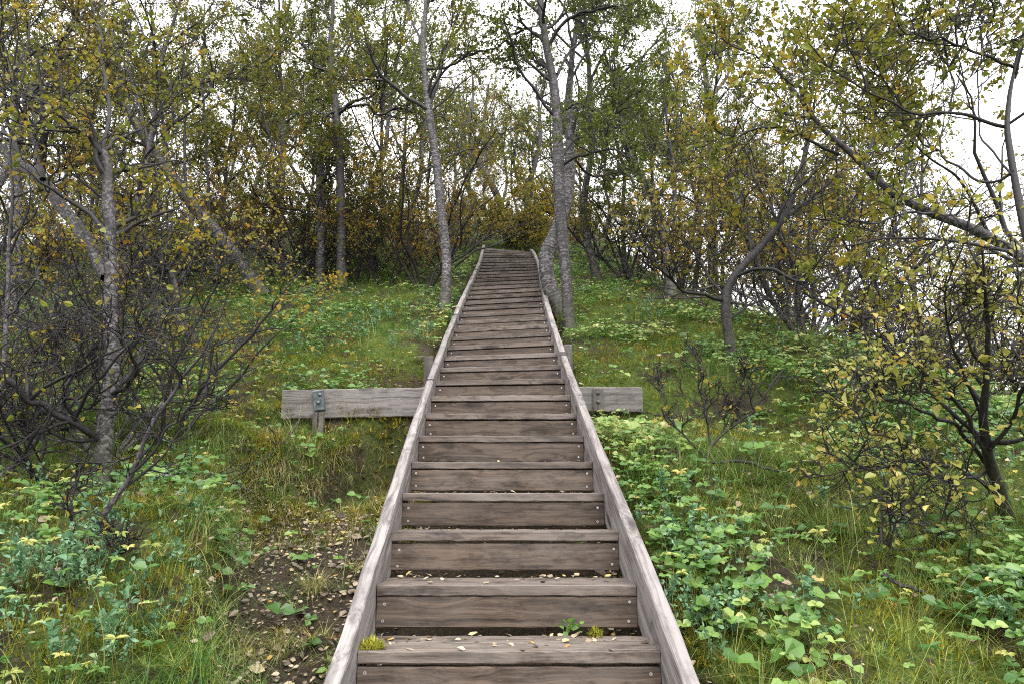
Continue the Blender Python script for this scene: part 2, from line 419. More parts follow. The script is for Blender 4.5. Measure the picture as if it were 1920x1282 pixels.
W = 0.955
stairs = empty('staircase', (0, 0, 0))
tag(stairs, 'long weathered wooden staircase with open treads climbing the wooded hill', 'staircase')
r_st = np.random.default_rng(3)
def step_matrix(n):
    return Matrix.Translation((step_x(n), step_y(n), step_z(n))) @ Matrix.Rotation(step_yaw(n), 4, 'Z') @ Matrix.Rotation(-step_roll(n), 4, 'Y')
step_frames = {}
for n in range(-3, NS + 1):
    Mx = step_matrix(n)
    step_frames[n] = Mx
    hw = W / 2 - .002
    dz = r_st.normal(0, .002); near = n < 9
    ns = 24 if near else 6
    j = .0011 if near else .0008
    V1, Q1 = box(-hw, hw, 0, .118, -.038 + dz, dz, ns, j * .7, .003, r_st)
    V2, Q2 = box(-hw, hw, .126, .245, -.038 + dz, dz - .001, ns, j * .7, .003, r_st)
    # worn front edge: planed away irregularly on the near treads
    wear = np.interp(V1[:, 0], np.linspace(-hw, hw, 14), np.abs(r_st.normal(0, .0013, 14)))
    top = (V1[:, 2] > dz - .012) & (V1[:, 1] < .012)
    V1[top, 2] -= wear[top] * .9
    me = mk_mesh('tread', np.concatenate([V1, V2]), np.concatenate([Q1, Q2 + len(V1)]), M_TREAD, smooth=False)
    t = mobj('tread', me, stairs); t.matrix_world = Mx
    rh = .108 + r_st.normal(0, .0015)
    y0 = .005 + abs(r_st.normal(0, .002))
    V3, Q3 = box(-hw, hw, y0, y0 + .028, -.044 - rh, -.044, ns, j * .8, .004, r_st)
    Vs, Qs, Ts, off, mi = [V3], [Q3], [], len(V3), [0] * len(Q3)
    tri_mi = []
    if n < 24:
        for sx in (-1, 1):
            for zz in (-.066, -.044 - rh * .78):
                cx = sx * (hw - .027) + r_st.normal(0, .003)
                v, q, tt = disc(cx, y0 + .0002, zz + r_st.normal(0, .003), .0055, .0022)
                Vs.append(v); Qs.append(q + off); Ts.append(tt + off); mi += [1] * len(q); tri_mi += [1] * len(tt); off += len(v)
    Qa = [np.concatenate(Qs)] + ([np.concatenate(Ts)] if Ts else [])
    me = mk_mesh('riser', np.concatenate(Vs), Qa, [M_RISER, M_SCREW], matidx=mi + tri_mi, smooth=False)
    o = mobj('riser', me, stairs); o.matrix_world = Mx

def stringer(side, n0, n1, h_above, seed):
    """one board along the flight from step n0 to n1"""
    r = np.random.default_rng(seed)
    ns_ = np.arange(n0, n1 + .01, .5)
    pts = []
    for q in ns_:
        Mx = step_matrix(q)
        p = Mx @ Vector((side * (W / 2 + .025), 0, 0))
        pts.append(np.array(p))
    pts = np.array(pts)
    c0 = pts[0]; ax = nrm(pts[-1] - pts[0])
    sidev = nrm(np.cross(ax, [0, 0, 1.]))
    upv = np.cross(sidev, ax)
    R = np.stack([ax, -sidev, upv], 1)
    L = (pts - c0) @ R
    V, Qd = [], []
    th, dep = .0245, .215
    ha = np.array(h_above if np.ndim(h_above) else [h_above] * len(pts)) if np.ndim(h_above) == 0 else np.interp(ns_, h_above[0], h_above[1])
    for i, p in enumerate(L):
        hh = ha[i] * .895
        prof = [(-th, hh - dep), (th, hh - dep), (th, hh - .005), (th - .005, hh), (-th + .005, hh), (-th, hh - .005)]
        for a, c in prof:
            V.append((p[0], p[1] + a + r.normal(0, .0012), p[2] + c + r.normal(0, .0012)))
    k = 6
    for i in range(len(L) - 1):
        for j in range(k): Qd.append((i * k + j, (i + 1) * k + j, (i + 1) * k + (j + 1) % k, i * k + (j + 1) % k))
    e = (len(L) - 1) * k
    for o_ in (0, e):
        Qd += [(o_, o_ + 1, o_ + 2, o_ + 5), (o_ + 2, o_ + 3, o_ + 4, o_ + 5)]
    me = mk_mesh('stringer', V, np.array(Qd), M_STRING, smooth=False)
    o = mobj('stringer', me, stairs)
    Mw = Matrix([[R[0][0], R[0][1], R[0][2], c0[0]], [R[1][0], R[1][1], R[1][2], c0[1]], [R[2][0], R[2][1], R[2][2], c0[2]], [0, 0, 0, 1]])
    o.matrix_world = Mw
    return o
lh = ([-4, 4, 14, 40], [.075, .07, .055, .05]); rh_ = ([-4, 4, 14, 40], [.115, .10, .07, .05])
for a, b_ in ((-3.5, 8.6), (8.62, 15.4), (15.42, 25.2), (25.22, 34.3)): stringer(-1, a, b_, lh, int(50 + a))
for a, b_ in ((-3.5, 10.3), (10.32, 18.4), (18.42, 28.5), (28.52, 32.2), (32.22, 34.3)): stringer(1, a, b_, rh_, int(90 + a))

# the next short flight, its rail showing through the grass above the bend
def upper_flight():
    root = empty('staircase', (0, 0, 0))
    tag(root, 'second short flight whose pale rail slants up left above the stair head', 'staircase')
    p0, p1 = P(897, 453, 15.2), P(858, 429, 17.2)
    ax = nrm(p1 - p0); L = float(np.linalg.norm(p1 - p0)) + .5
    h = nrm(np.array([ax[0], ax[1], 0])); left = np.array([-h[1], h[0], 0])
    R = np.stack([ax, left, np.cross(ax, left)], 1)
    for k, offv in ((0, 0.0), (1, W + .055)):
        o0 = p0 + left * offv
        V, Qd = box(0, L, -.0275, .0275, -.2, .0, 8, .001, .005, np.random.default_rng(k))
        o = mobj('stringer', mk_mesh('stringer', V, Qd, M_STRING, smooth=False), root)
        o.matrix_world = Matrix([[*R[i], o0[i]] for i in range(3)] + [[0, 0, 0, 1]])
    n = 6
    for i in range(n):
        c0 = p0 + ax * (L * (i + .5) / n) + left * (W / 2 + .0275) - np.array([0, 0, .07])
        Rm = Matrix([[-left[i2], h[i2], (0, 0, 1)[i2], c0[i2]] for i2 in range(3)] + [[0, 0, 0, 1]])
        V, Qd = box(-W / 2, W / 2, 0, .245, -.038, 0, 4, .001, .004, np.random.default_rng(20 + i))
        o = mobj('tread', mk_mesh('tread', V, Qd, M_TREAD, smooth=False), root); o.matrix_world = Rm
        V, Qd = box(-W / 2, W / 2, .006, .034, -.15, -.044, 4, .001, .004, np.random.default_rng(40 + i))
        o = mobj('riser', mk_mesh('riser', V, Qd, M_RISER, smooth=False), root); o.matrix_world = Rm
upper_flight()

# support posts beside the flight
def post(px, py, Yd, label, sx=.09):
    p = P(px, py, Yd)
    zb = gz(p[0], p[1]) - .3
    V, Qd = box(-.045, .045, -.045, .045, zb - p[2], 0, 1, 0, .006)
    o = mobj('support_post', mk_mesh('support_post', V, Qd, M_POST, smooth=False), None, p)
    tag(o, label, 'post', 'posts carrying the staircase')
    return o
yl = step_y(11.4)
def side_post(side, n, up, label):
    xx = step_x(n) + side * (W / 2 + .055 + .042)
    p = np.array([xx, step_y(n), step_z(n) + up])
    zb = gz(p[0], p[1]) - .3
    V, Qd = box(-.036, .036, -.04, .04, zb - p[2], 0, 1, 0, .006)
    o = mobj('support_post', mk_mesh('support_post', V, Qd, M_POST, smooth=False), None, p)
    return tag(o, label, 'post', 'posts carrying the staircase')
side_post(-1, 10.3, .045, 'short grey wooden post against the left stringer beside a dark mossy hollow')
side_post(1, 11.2, .06, 'short grey wooden post against the right stringer above the grassy bank')

# retaining planks on both sides, seen in front of the bank
def plank(name, a, bq, h, label, th=.05):
    a = np.array(a); bq = np.array(bq)
    L = np.linalg.norm(bq - a); mid = (a + bq) / 2
    ax = nrm(bq - a)
    root = empty(name, mid); 
    tag(root, label, 'plank')
    V, Qd = box(-L / 2, L / 2, -th / 2, th / 2, -h, 0, 30, .0015, .006, np.random.default_rng(int(L * 1000)))
    o = mobj('board', mk_mesh('board', V, Qd, M_PLANK, smooth=False), root)
    ang = math.atan2(ax[1], ax[0]); el = math.asin(ax[2])
    root.rotation_euler = (0, -el, ang)
    return root
nb = 8.75
pl = P(531, 731, 4.93); pr_ = P(798, 730, 4.99)
xl_in = step_x(nb) - W / 2 - .058; xr_in = step_x(nb) + W / 2 + .058
lp = plank('retaining_plank', pl, (xl_in, 5.0, .79), .212, 'weathered grey plank on the left of the stairs with a bolted metal bracket')
rp = plank('retaining_plank', (xr_in, 5.0, .795), P(1203, 726, 5.0), .185, 'shorter weathered grey plank on the right of the stairs half sunk in grass')

def bracket(root, lx, tilt, mtl, bolts, h=.165, w=.075):
    V, Qd = box(-w / 2, w / 2, -.022, 0, -h, -.008, 1, 0, .010)
    o = mobj('bracket', mk_mesh('bracket', V, Qd, mtl, smooth=False), root)
    o.location = (lx, -.0255, 0); o.rotation_euler = (0, tilt, 0)
    for bz in bolts:
        bpy_v, bpy_f = [], []
        n = 12
        for k, (rr, yy) in enumerate(((.015, 0), (.0145, -.005), (.010, -.010), (.004, -.0125))):
            a = np.linspace(0, 2 * math.pi, n, endpoint=False)
            bpy_v.append(np.stack([rr * np.cos(a), np.full(n, yy), rr * np.sin(a)], -1))
        V = np.concatenate(bpy_v + [[[0, -.013, 0]]])
        q = np.array([(k * n + j, k * n + (j + 1) % n, (k + 1) * n + (j + 1) % n, (k + 1) * n + j) for k in range(3) for j in range(n)])
        t = np.array([(3 * n + j, 3 * n + (j + 1) % n, 4 * n) for j in range(n)])
        s = mobj('bolt', mk_mesh('bolt', V, [q, t], mtl), o); s.location = (bz[0], -.0222, bz[1])
    return o
bracket(lp, -.27, math.radians(-8), M_BRACKET, [(.012, -.045), (-.006, -.100)])
for dx in (-.022, .022):
    V, Qd = box(-.017, .017, -.02, .012, -.34, -.172, 1, 0, .004)
    o = mobj('stake', mk_mesh('stake', V, Qd, M_POST, smooth=False), lp); o.location = (-.27 + dx + .012, -.034, 0)
bracket(rp, -.075, 0, M_POST, [(0, -.05), (0, -.115)], h=.19, w=.07)

# ------------------------------------------------------------------ branches, twigs, leaves
def catmull(pts, k):
    pts = np.asarray(pts, float)
    if len(pts) == 2: 
        t = np.linspace(0, 1, k)[:, None]; return pts[0] * (1 - t) + pts[1] * t
    p = np.vstack([2 * pts[0] - pts[1], pts, 2 * pts[-1] - pts[-2]])
    seg = np.linalg.norm(np.diff(pts, axis=0)[:, :3], axis=1); cum = np.concatenate([[0], np.cumsum(seg)])
    out = []
    for s in np.linspace(0, cum[-1], k):
        i = min(np.searchsorted(cum, s, side='right') - 1, len(pts) - 2)
        t = (s - cum[i]) / max(cum[i + 1] - cum[i], 1e-9)
        a, b_, c, d = p[i], p[i + 1], p[i + 2], p[i + 3]
        out.append(.5 * (2 * b_ + (c - a) * t + (2 * a - 5 * b_ + 4 * c - d) * t * t + (3 * b_ - a - 3 * c + d) * t ** 3))
    return np.array(out)

def tubes(pts, rad, sides, foot0=None):
    """pts (N,K,3), rad (N,K) -> V, Q, rad attr, uv, foot attr"""
    N, K, _ = pts.shape
    tan = np.gradient(pts, axis=1); tan = nrm(tan)
    ref = nrm(np.random.default_rng(N + K).normal(size=(N, 1, 3)))
    t0 = nrm(pts[:, -1:] - pts[:, :1])
    ref = nrm(ref - (ref * t0).sum(-1, keepdims=True) * t0)
    n = nrm(np.cross(tan, np.broadcast_to(ref, tan.shape))); b_ = np.cross(tan, n)
    a = np.linspace(0, 2 * math.pi, sides, endpoint=False)
    V = pts[:, :, None, :] + rad[:, :, None, None] * (n[:, :, None, :] * np.cos(a)[None, None, :, None] + b_[:, :, None, :] * np.sin(a)[None, None, :, None])
    base = (np.arange(N) * K * sides)[:, None, None] + (np.arange(K - 1) * sides)[None, :, None]
    j = np.arange(sides)[None, None, :]; j2 = (j + 1) % sides
    Q = np.stack([base + j, base + j2, base + sides + j2, base + sides + j], -1).reshape(-1, 4)
    ra = np.repeat(rad.reshape(-1), sides)
    ln = np.concatenate([np.zeros((N, 1)), np.cumsum(np.linalg.norm(np.diff(pts, axis=1), axis=2), axis=1)], 1)
    uu = np.abs(np.linspace(-1, 1, sides, endpoint=False))
    uv = np.stack([np.broadcast_to(uu, (N, K, sides)) + np.arange(N)[:, None, None] * 3.7, np.broadcast_to(ln[:, :, None], (N, K, sides)) + (np.arange(N) * .37)[:, None, None]], -1).reshape(-1, 2)
    ft = np.repeat((ln if foot0 else ln + 9).reshape(-1), sides)
    return V.reshape(-1, 3), Q, ra, uv, ft

def tube_mesh(name, groups, material):
    """groups: list of (pts, rad, sides, isfoot)"""
    Vs, Qs, Rs, Us, Fs, off = [], [], [], [], [], 0
    for pts, rad, sides, ft in groups:
        if len(pts) == 0: continue
        V, Q, ra, uv, f = tubes(pts, rad, sides, ft)
        Vs.append(V); Qs.append(Q + off); Rs.append(ra); Us.append(uv); Fs.append(f); off += len(V)
    return mk_mesh(name, np.concatenate(Vs), np.concatenate(Qs), material, {'rad': np.concatenate(Rs), 'foot': np.concatenate(Fs)}, np.concatenate(Us))

def spawn(r, pts, rad, n_per, t0, t1, ang, length, K, wig, up, rcap, rmin, tpow=1.0):
    N, K0 = rad.shape
    pi = np.repeat(np.arange(N), n_per); M = len(pi)
    t = t0 + (t1 - t0) * r.uniform(0, 1, M) ** tpow
    f = t * (K0 - 1); i = np.clip(np.floor(f).astype(int), 0, K0 - 2); fr = (f - i)[:, None]
    p = pts[pi, i] * (1 - fr) + pts[pi, i + 1] * fr
    r0 = rad[pi, i] * (1 - fr[:, 0]) + rad[pi, i + 1] * fr[:, 0]
    tg = nrm(pts[pi, i + 1] - pts[pi, i])
    q = r.normal(size=(M, 3)); q = nrm(q - (q * tg).sum(1, keepdims=True) * tg)
    a = np.radians(r.uniform(ang[0], ang[1], M))[:, None]
    d = nrm(np.cos(a) * tg + np.sin(a) * q + np.array([0, 0, up]))
    Lp = np.linalg.norm(np.diff(pts, axis=1), axis=2).sum(1)[pi] if length[2] else 1.0
    if length[2] and len(length) > 3: Lp = np.maximum(Lp, length[3])
    L = Lp * r.uniform(length[0], length[1], M) * (1.15 - .45 * t)
    P_ = np.zeros((M, K, 3)); P_[:, 0] = p
    for k in range(1, K):
        d = nrm(d + r.normal(0, wig, (M, 3)) + np.array([0, 0, up * .25]))
        P_[:, k] = P_[:, k - 1] + d * (L / (K - 1))[:, None]
    rs = np.clip(r0 * .62, rmin, rcap)
    R = rs[:, None] * (1 - .78 * np.linspace(0, 1, K))[None, :]
    return P_, np.maximum(R, rmin * .55)

def leaves(r, pts, per, size, sv=.55, flat=.55, droop=.2, width=.36, t0=.15, tint=(0, 1), gold=None):
    """ovate leaves along the twigs -> V, Q, tint"""
    N, K, _ = pts.shape
    M = int(N * per)
    wt = r.gamma(.8, 1.0, N); pi = r.choice(N, M, p=wt / wt.sum())
    t = t0 + (1 - t0) * r.uniform(0, 1, M)
    f = t * (K - 1); i = np.clip(np.floor(f).astype(int), 0, K - 2); fr = (f - i)[:, None]
    p = pts[pi, i] * (1 - fr) + pts[pi, i + 1] * fr
    tg = nrm(pts[pi, i + 1] - pts[pi, i])
    tw = r.beta(2, 2, N)[pi] * .55 + r.uniform(0, 1, M) * .45
    return leaf_geo(r, p, tg, size, sv, flat, droop, width, tint[0] + (tint[1] - tint[0]) * tw)

def leaf_geo(r, p, tg, size, sv, flat, droop, width, tint, fold=.12, curl=.1):
    M = len(p)
    d = nrm(tg * .5 + r.normal(0, .75, (M, 3)) + np.array([0, 0, -droop]))
    n = nrm(r.normal(0, 1, (M, 3)) * (1 - flat) + np.array([0, 0, 1.0]) * flat)
    n = nrm(n - (n * d).sum(1, keepdims=True) * d)
    s = np.cross(d, n)
    L = (size * np.exp(r.normal(0, sv * .6, M)))[:, None]
    p = p + d * L * .25
    w = width * L
    V = np.stack([p, p + d * L * .33 + s * w + n * L * fold, p + d * L * .70 + s * w * .74 + n * L * fold * .8, p + d * L - n * L * curl,
                  p + d * L * .70 - s * w * .74 + n * L * fold * .8, p + d * L * .33 - s * w + n * L * fold], 1)
    b_ = (np.arange(M) * 6)[:, None]
    Q = np.concatenate([b_ + np.array([[0, 1, 2, 3]]), b_ + np.array([[0, 3, 4, 5]])])
    return V.reshape(-1, 3), Q, np.repeat(np.clip(tint, 0, 1), 6)

def crown_mesh(name, sets, material):
    Vs, Qs, Ts, off = [], [], [], 0
    for V, Q, T in sets:
        Vs.append(V); Qs.append(Q + off); Ts.append(T); off += len(V)
    return mk_mesh(name, np.concatenate(Vs), np.concatenate(Qs), material, {'tint': np.concatenate(Ts)}, smooth=False)

K1 = 14
def grow(r, limbs, limb_r, prm):
    """limbs (N,K1,3): returns dict of branch levels"""
    l1, r1 = spawn(r, limbs, limb_r, prm['n1'], prm.get('t0', .3), .98, prm.get('a1', (35, 70)), tuple(prm.get('L1', (.28, .5, True))) + ((prm.get('Lmin', 0),) if prm.get('Lmin') else ()), 9, prm.get('w1', .22), prm.get('up1', .25), prm.get('rc1', .022), .0045)
    l2, r2 = spawn(r, l1, r1, prm['n2'], .15, 1, (30, 70), prm.get('L2', (.35, .65, True)), 6, prm.get('w2', .28), prm.get('up2', .15), .009, .0036)
    l3, r3 = spawn(r, l2, r2, prm['n3'], .15, 1, (25, 70), prm.get('L3', (.10, .30, False)), 4, .3, prm.get('up3', .1), .0045, prm.get('rt', .0025))
    return (l1, r1), (l2, r2), (l3, r3)

def build_tree(name, label, cat, trunk, limbs, prm, bark, leafm, seed, group=None, parts=True):
    """trunk/limbs: lists of (pts (k,3), radii(k)) in world coords; base of the trunk is the origin"""
    r = np.random.default_rng(seed)
    base = np.array(trunk[0][0][0])
    root = empty(name, base)
    tag(root, label, cat, group)
    allp, allr = [], []
    def prep(path, radii, wob):
        pts = catmull(path, K1)
        rr = np.interp(np.linspace(0, 1, K1), np.linspace(0, 1, len(radii)), radii)
        wv = r.normal(0, wob, (K1, 3)); wv[0] = 0; wv[:, :] *= np.linspace(0, 1, K1)[:, None] ** .5
        return pts + wv - base, rr
    for k, (path, radii) in enumerate(trunk):
        pts, rr = prep(path, radii, .004)
        # denser resample for a smooth stem with small swellings
        pp = catmull(pts, 40); r40 = np.interp(np.linspace(0, 1, 40), np.linspace(0, 1, K1), rr) * (1 + r.normal(0, .035, 40))
        r40[:3] *= np.array([1.5, 1.22, 1.08]) if k == 0 else 1
        pp = pp + np.cumsum(r.normal(0, .0022, pp.shape), 0) * np.linspace(0, 1, 40)[:, None]
        mobj('trunk', tube_mesh('trunk', [(pp[None], r40[None], 12, True)], bark), root)
        allp.append(pts); allr.append(rr)
    for path, radii in limbs:
        pts, rr = prep(path, radii, .012)
        pp = catmull(pts, 30); r30 = np.interp(np.linspace(0, 1, 30), np.linspace(0, 1, K1), rr) * (1 + r.normal(0, .04, 30))
        mobj('limb', tube_mesh('limb', [(pp[None], r30[None], 8, False)], bark), root)
        allp.append(pts); allr.append(rr)
    lim = np.array(allp); lr = np.array(allr)
    lv = grow(r, lim, lr, prm)
    mobj('twigs', tube_mesh('twigs', [(lv[0][0], lv[0][1], 5, False), (lv[1][0], lv[1][1], 4, False), (lv[2][0], lv[2][1], 3, False)], bark), root)
    sets = [leaves(r, lv[2][0], prm['leaf'], prm.get('size', .027), tint=prm.get('tint', (0, 1)), flat=prm.get('flat', .4)),
            leaves(r, lv[1][0], prm['leaf'] * 1.2, prm.get('size', .027), t0=.4, tint=prm.get('tint', (0, 1)), flat=prm.get('flat', .4))]
    if 'bare' in prm:
        out = []
        for V, Q, T in sets:
            M = len(V) // 6
            hgt = V[::6, 2]
            k = r.uniform(0, 1, M) < .06 + .94 * sstep(hgt, prm['bare'] - .35, prm['bare'] + .35)
            k6 = np.repeat(k, 6); n_ = int(k.sum()); b_ = (np.arange(n_) * 6)[:, None]
            out.append((V[k6], np.concatenate([b_ + np.array([[0, 1, 2, 3]]), b_ + np.array([[0, 3, 4, 5]])]), T[k6]))
        sets = out
    mobj('crown', crown_mesh('crown', sets, leafm), root)
    return root

def traced(px, Y0, Y1=None):
    """px: list of (x, y, dia_px) ; depth runs from Y0 to Y1"""
    Y1 = Y1 or Y0
    k = len(px)
    pts, rr = [], []
    for i, (a, b_, d) in enumerate(px):
        Yd = Y0 + (Y1 - Y0) * i / max(1, k - 1)
        p = P(a, b_, Yd); pts.append(p)
        rr.append(max(.003, d * .43 * (p[1] * CT + p[2] * ST) / F))
    return np.array(pts), np.array(rr)

def rooted(px, Y1=None):
    """first point sits on the ground seen at that pixel"""
    g_ = G(px[0][0], px[0][1])
    pts, rr = traced(px, g_[1], Y1 or g_[1])
    pts[0][2] = min(pts[0][2], gz(pts[0][0], pts[0][1])) - .04
    return (pts, rr), g_[1]


# ------------------------------------------------------------------ the trees one can tell apart
HERO = []
def hero(name, label, cat, px, limbs, prm, bark, leafm, seed, Ytop=None, ground=True, Y=None, limbdY=.8, group=None):
    """px: the stem from its foot up; limbs: (list of pixels, depth change along it)"""
    if ground: (tp, tr), Y0 = rooted(px, Ytop)
    else:
        Y0 = Y; tp, tr = traced(px, Y, Ytop)
        tp[0][2] = gz(tp[0][0], tp[0][1]) - .05
    Yt = Ytop or Y0
    ls = []
    for lp_, dY in limbs:
        # start depth: that of the nearest stem point
        s = np.array([[q[0], q[1]] for q in px]); k = int(np.argmin(((s - np.array(lp_[0][:2])) ** 2).sum(1)))
        ys = Y0 + (Yt - Y0) * k / max(1, len(px) - 1)
        ls.append(traced(lp_, ys, ys + dY))
    HERO.append((label, Y0))
    return build_tree(name, label, cat, [(tp, tr)], ls, prm, bark, leafm, seed, group)

B = dict(n1=9, n2=6, n3=5, leaf=6, t0=.45, L1=(.22, .42, True), Lmin=2.3)
hero('birch_tree', 'slim pale birch close to the left stringer, forking halfway up', 'tree',
     [(832, 580, 25), (838, 500, 22), (828, 400, 20), (818, 300, 19), (806, 215, 17), (800, 150, 13), (795, 80, 10), (800, 0, 7), (805, -120, 4)],
     [([(806, 208, 10), (760, 180, 8), (725, 150, 7), (700, 110, 5), (680, 50, 3)], -.5), ([(806, 195, 9), (820, 155, 8), (828, 120, 6), (850, 60, 4), (870, -20, 3)], .4),
      ([(800, 130, 7), (835, 127, 6), (880, 105, 5), (935, 90, 3)], -.6), ([(797, 90, 6), (770, 30, 5), (745, -60, 3)], .5), ([(728, 152, 5), (690, 150, 4), (640, 155, 3)], .3)],
     dict(B, n1=7, t0=.5, leaf=5.5, tint=(0, .95)), M_BARK, M_LEAF_OLIVE, 11)
hero('birch_tree', 'tall dark-banded birch standing closest to the right stringer', 'tree',
     [(1067, 614, 25), (1062, 530, 24), (1054, 440, 25), (1048, 340, 25), (1046, 240, 22), (1040, 160, 19), (1028, 100, 16), (1018, 40, 12), (1010, -70, 8)],
     [([(1030, 85, 9), (1055, 45, 7), (1095, 22, 6), (1160, 12, 4)], -.4), ([(1022, 80, 8), (990, 55, 7), (960, 68, 5), (925, 92, 3)], .4),
      ([(1052, 312, 8), (1090, 290, 6), (1115, 285, 5), (1150, 282, 4), (1190, 300, 3)], -.5), ([(1050, 300, 7), (1075, 266, 5), (1120, 248, 4), (1170, 235, 3)], .5),
      ([(1046, 215, 7), (1085, 195, 6), (1130, 215, 5), (1180, 200, 3)], -.3), ([(1040, 150, 7), (1075, 90, 5), (1120, 70, 4), (1170, 90, 3)], .5), ([(1044, 140, 6), (1010, 120, 5), (985, 95, 3)], .6)],
     dict(B, n1=8, t0=.4, leaf=5, tint=(0, .8)), M_BARK_MIX, M_LEAF_GREEN, 12)
hero('birch_tree', 'birch with a swollen bent foot behind the dark-banded birch by the stairs', 'tree',
     [(1054, 588, 30), (1030, 535, 36), (1021, 497, 32), (1038, 450, 28), (1060, 385, 20), (1069, 300, 18), (1066, 220, 14), (1072, 120, 10), (1090, 0, 6), (1100, -80, 4)],
     [([(1066, 230, 8), (1110, 170, 6), (1150, 110, 5), (1180, 40, 3)], .6), ([(1070, 150, 6), (1110, 80, 5), (1150, 10, 3)], .4), ([(1069, 290, 6), (1110, 330, 5), (1160, 320, 3)], .8)],
     dict(B, n1=9, t0=.45, leaf=5.5, tint=(0, .75)), M_BARK, M_LEAF_GREEN, 13)
hero('birch_tree', 'stout birch leaning far to the left out of the grassy left bank', 'tree',
     [(497, 556, 32), (455, 500, 29), (420, 452, 27), (385, 410, 25), (350, 372, 23), (318, 325, 19), (285, 280, 16), (250, 225, 12), (215, 160, 9), (185, 80, 6), (170, -20, 4)],
     [([(395, 420, 7), (390, 350, 6), (384, 250, 5), (380, 130, 4), (384, 10, 3)], -.4), ([(320, 330, 9), (305, 230, 7), (290, 130, 5), (285, 20, 3)], .6), ([(350, 372, 7), (345, 290, 6), (350, 180, 5), (340, 60, 3)], .3),
      ([(285, 280, 8), (240, 260, 6), (190, 235, 5), (140, 180, 3)], -.8), ([(300, 300, 7), (250, 310, 5), (200, 290, 3)], .8), ([(420, 452, 7), (400, 470, 6), (365, 490, 4), (350, 510, 3)], -.6)],
     dict(B, n1=9, t0=.3, leaf=5), M_BARK_MIX, M_LEAF_OLIVE, 14)
hero('birch_tree', 'nearest grey birch of the left bank, broken-topped with a thick limb leaning left', 'tree',
     [(190, 905, 40), (196, 820, 36), (207, 700, 33), (205, 600, 31), (203, 500, 28), (202, 420, 25), (198, 350, 23), (193, 284, 20)],
     [([(200, 520, 26), (160, 450, 27), (112, 382, 26), (80, 335, 24), (30, 300, 22), (-40, 262, 18), (-120, 215, 10)], .5), ([(80, 337, 14), (70, 288, 12), (55, 240, 9), (22, 203, 8), (-30, 165, 5)], .3),
      ([(193, 290, 13), (160, 255, 9), (118, 222, 7), (80, 190, 4)], -.3), ([(194, 288, 9), (215, 262, 6), (250, 250, 4), (300, 225, 3)], .4), ([(193, 290, 9), (205, 200, 7), (190, 100, 5), (200, -20, 3)], .5),
      ([(196, 830, 15), (150, 800, 14), (80, 760, 15), (5, 707, 15), (-70, 665, 12)], -.5), ([(80, 765, 9), (65, 790, 8), (82, 830, 8), (75, 880, 6), (85, 930, 4)], -.2), ([(196, 815, 9), (160, 825, 8), (110, 815, 5), (70, 800, 3)], -.3),
      ([(205, 740, 12), (235, 725, 10), (255, 700, 8), (240, 650, 6), (215, 610, 4)], -.4), ([(190, 900, 10), (90, 905, 11), (45, 860, 10), (-20, 790, 8)], -.4), ([(150, 800, 8), (120, 745, 7), (170, 760, 5), (190, 710, 3)], -.3)],
     dict(B, n1=7, n2=4, n3=4, t0=.25, leaf=4.2, size=.026, tint=(.15, 1), bare=1.25), M_BARK, M_LEAF_OLIVE, 15)
hero('birch_tree', 'upright dark birch with level side limbs behind the left thicket', 'tree',
     [(640, 538, 21), (640, 440, 20), (638, 330, 19), (634, 250, 18), (630, 200, 17), (625, 160, 13), (620, 100, 9), (625, 0, 6), (622, -90, 4)],
     [([(634, 215, 9), (665, 190, 7), (700, 178, 6), (716, 155, 4)], -.4), ([(636, 205, 7), (690, 198, 6), (706, 216, 5), (745, 205, 4), (780, 215, 3)], .4), ([(630, 175, 7), (606, 150, 5), (580, 138, 3)], .3),
      ([(634, 208, 6), (612, 216, 5), (598, 240, 3)], -.3), ([(622, 150, 6), (585, 110, 5), (545, 35, 3)], .3), ([(622, 120, 5), (660, 60, 4), (675, -20, 3)], .3)],
     dict(B, n1=8, t0=.45, leaf=5.5), M_BARK_DARK, M_LEAF_GREEN, 16)
hero('birch_tree', 'grey birch snapped off short with one limb arching left, in the left thicket', 'tree',
     [(600, 530, 21), (602, 460, 21), (601, 380, 20), (600, 310, 20), (598, 258, 18)],
     [([(600, 400, 9), (575, 360, 8), (545, 310, 7), (510, 265, 5), (490, 190, 4), (480, 90, 3)], -.4), ([(602, 380, 7), (622, 345, 6), (612, 300, 5), (625, 230, 3)], .3), ([(600, 420, 7), (560, 395, 6), (520, 388, 5), (470, 372, 3)], -.5)],
     dict(B, n1=9, t0=.4, leaf=6), M_BARK, M_LEAF_OLIVE, 17)
hero('crooked_tree', 'small crooked dark stem with a hooked top on the left bank', 'tree',
     [(378, 664, 20), (352, 622, 24), (326, 592, 24), (330, 548, 22), (320, 512, 17), (300, 490, 11)],
     [([(318, 508, 10), (288, 500, 9), (250, 512, 7), (210, 520, 4)], -.4), ([(324, 525, 8), (345, 503, 6), (400, 506, 4), (450, 480, 3)], .2), ([(300, 492, 7), (262, 462, 6), (215, 455, 4)], -.3), ([(328, 540, 8), (295, 545, 7), (270, 515, 6), (240, 470, 4)], .4), ([(302, 490, 6), (320, 430, 5), (310, 360, 3)], .2)],
     dict(B, n1=9, n3=4, t0=.3, leaf=1.0, bare=.7), M_BARK_DARK, M_LEAF_GOLD, 18)
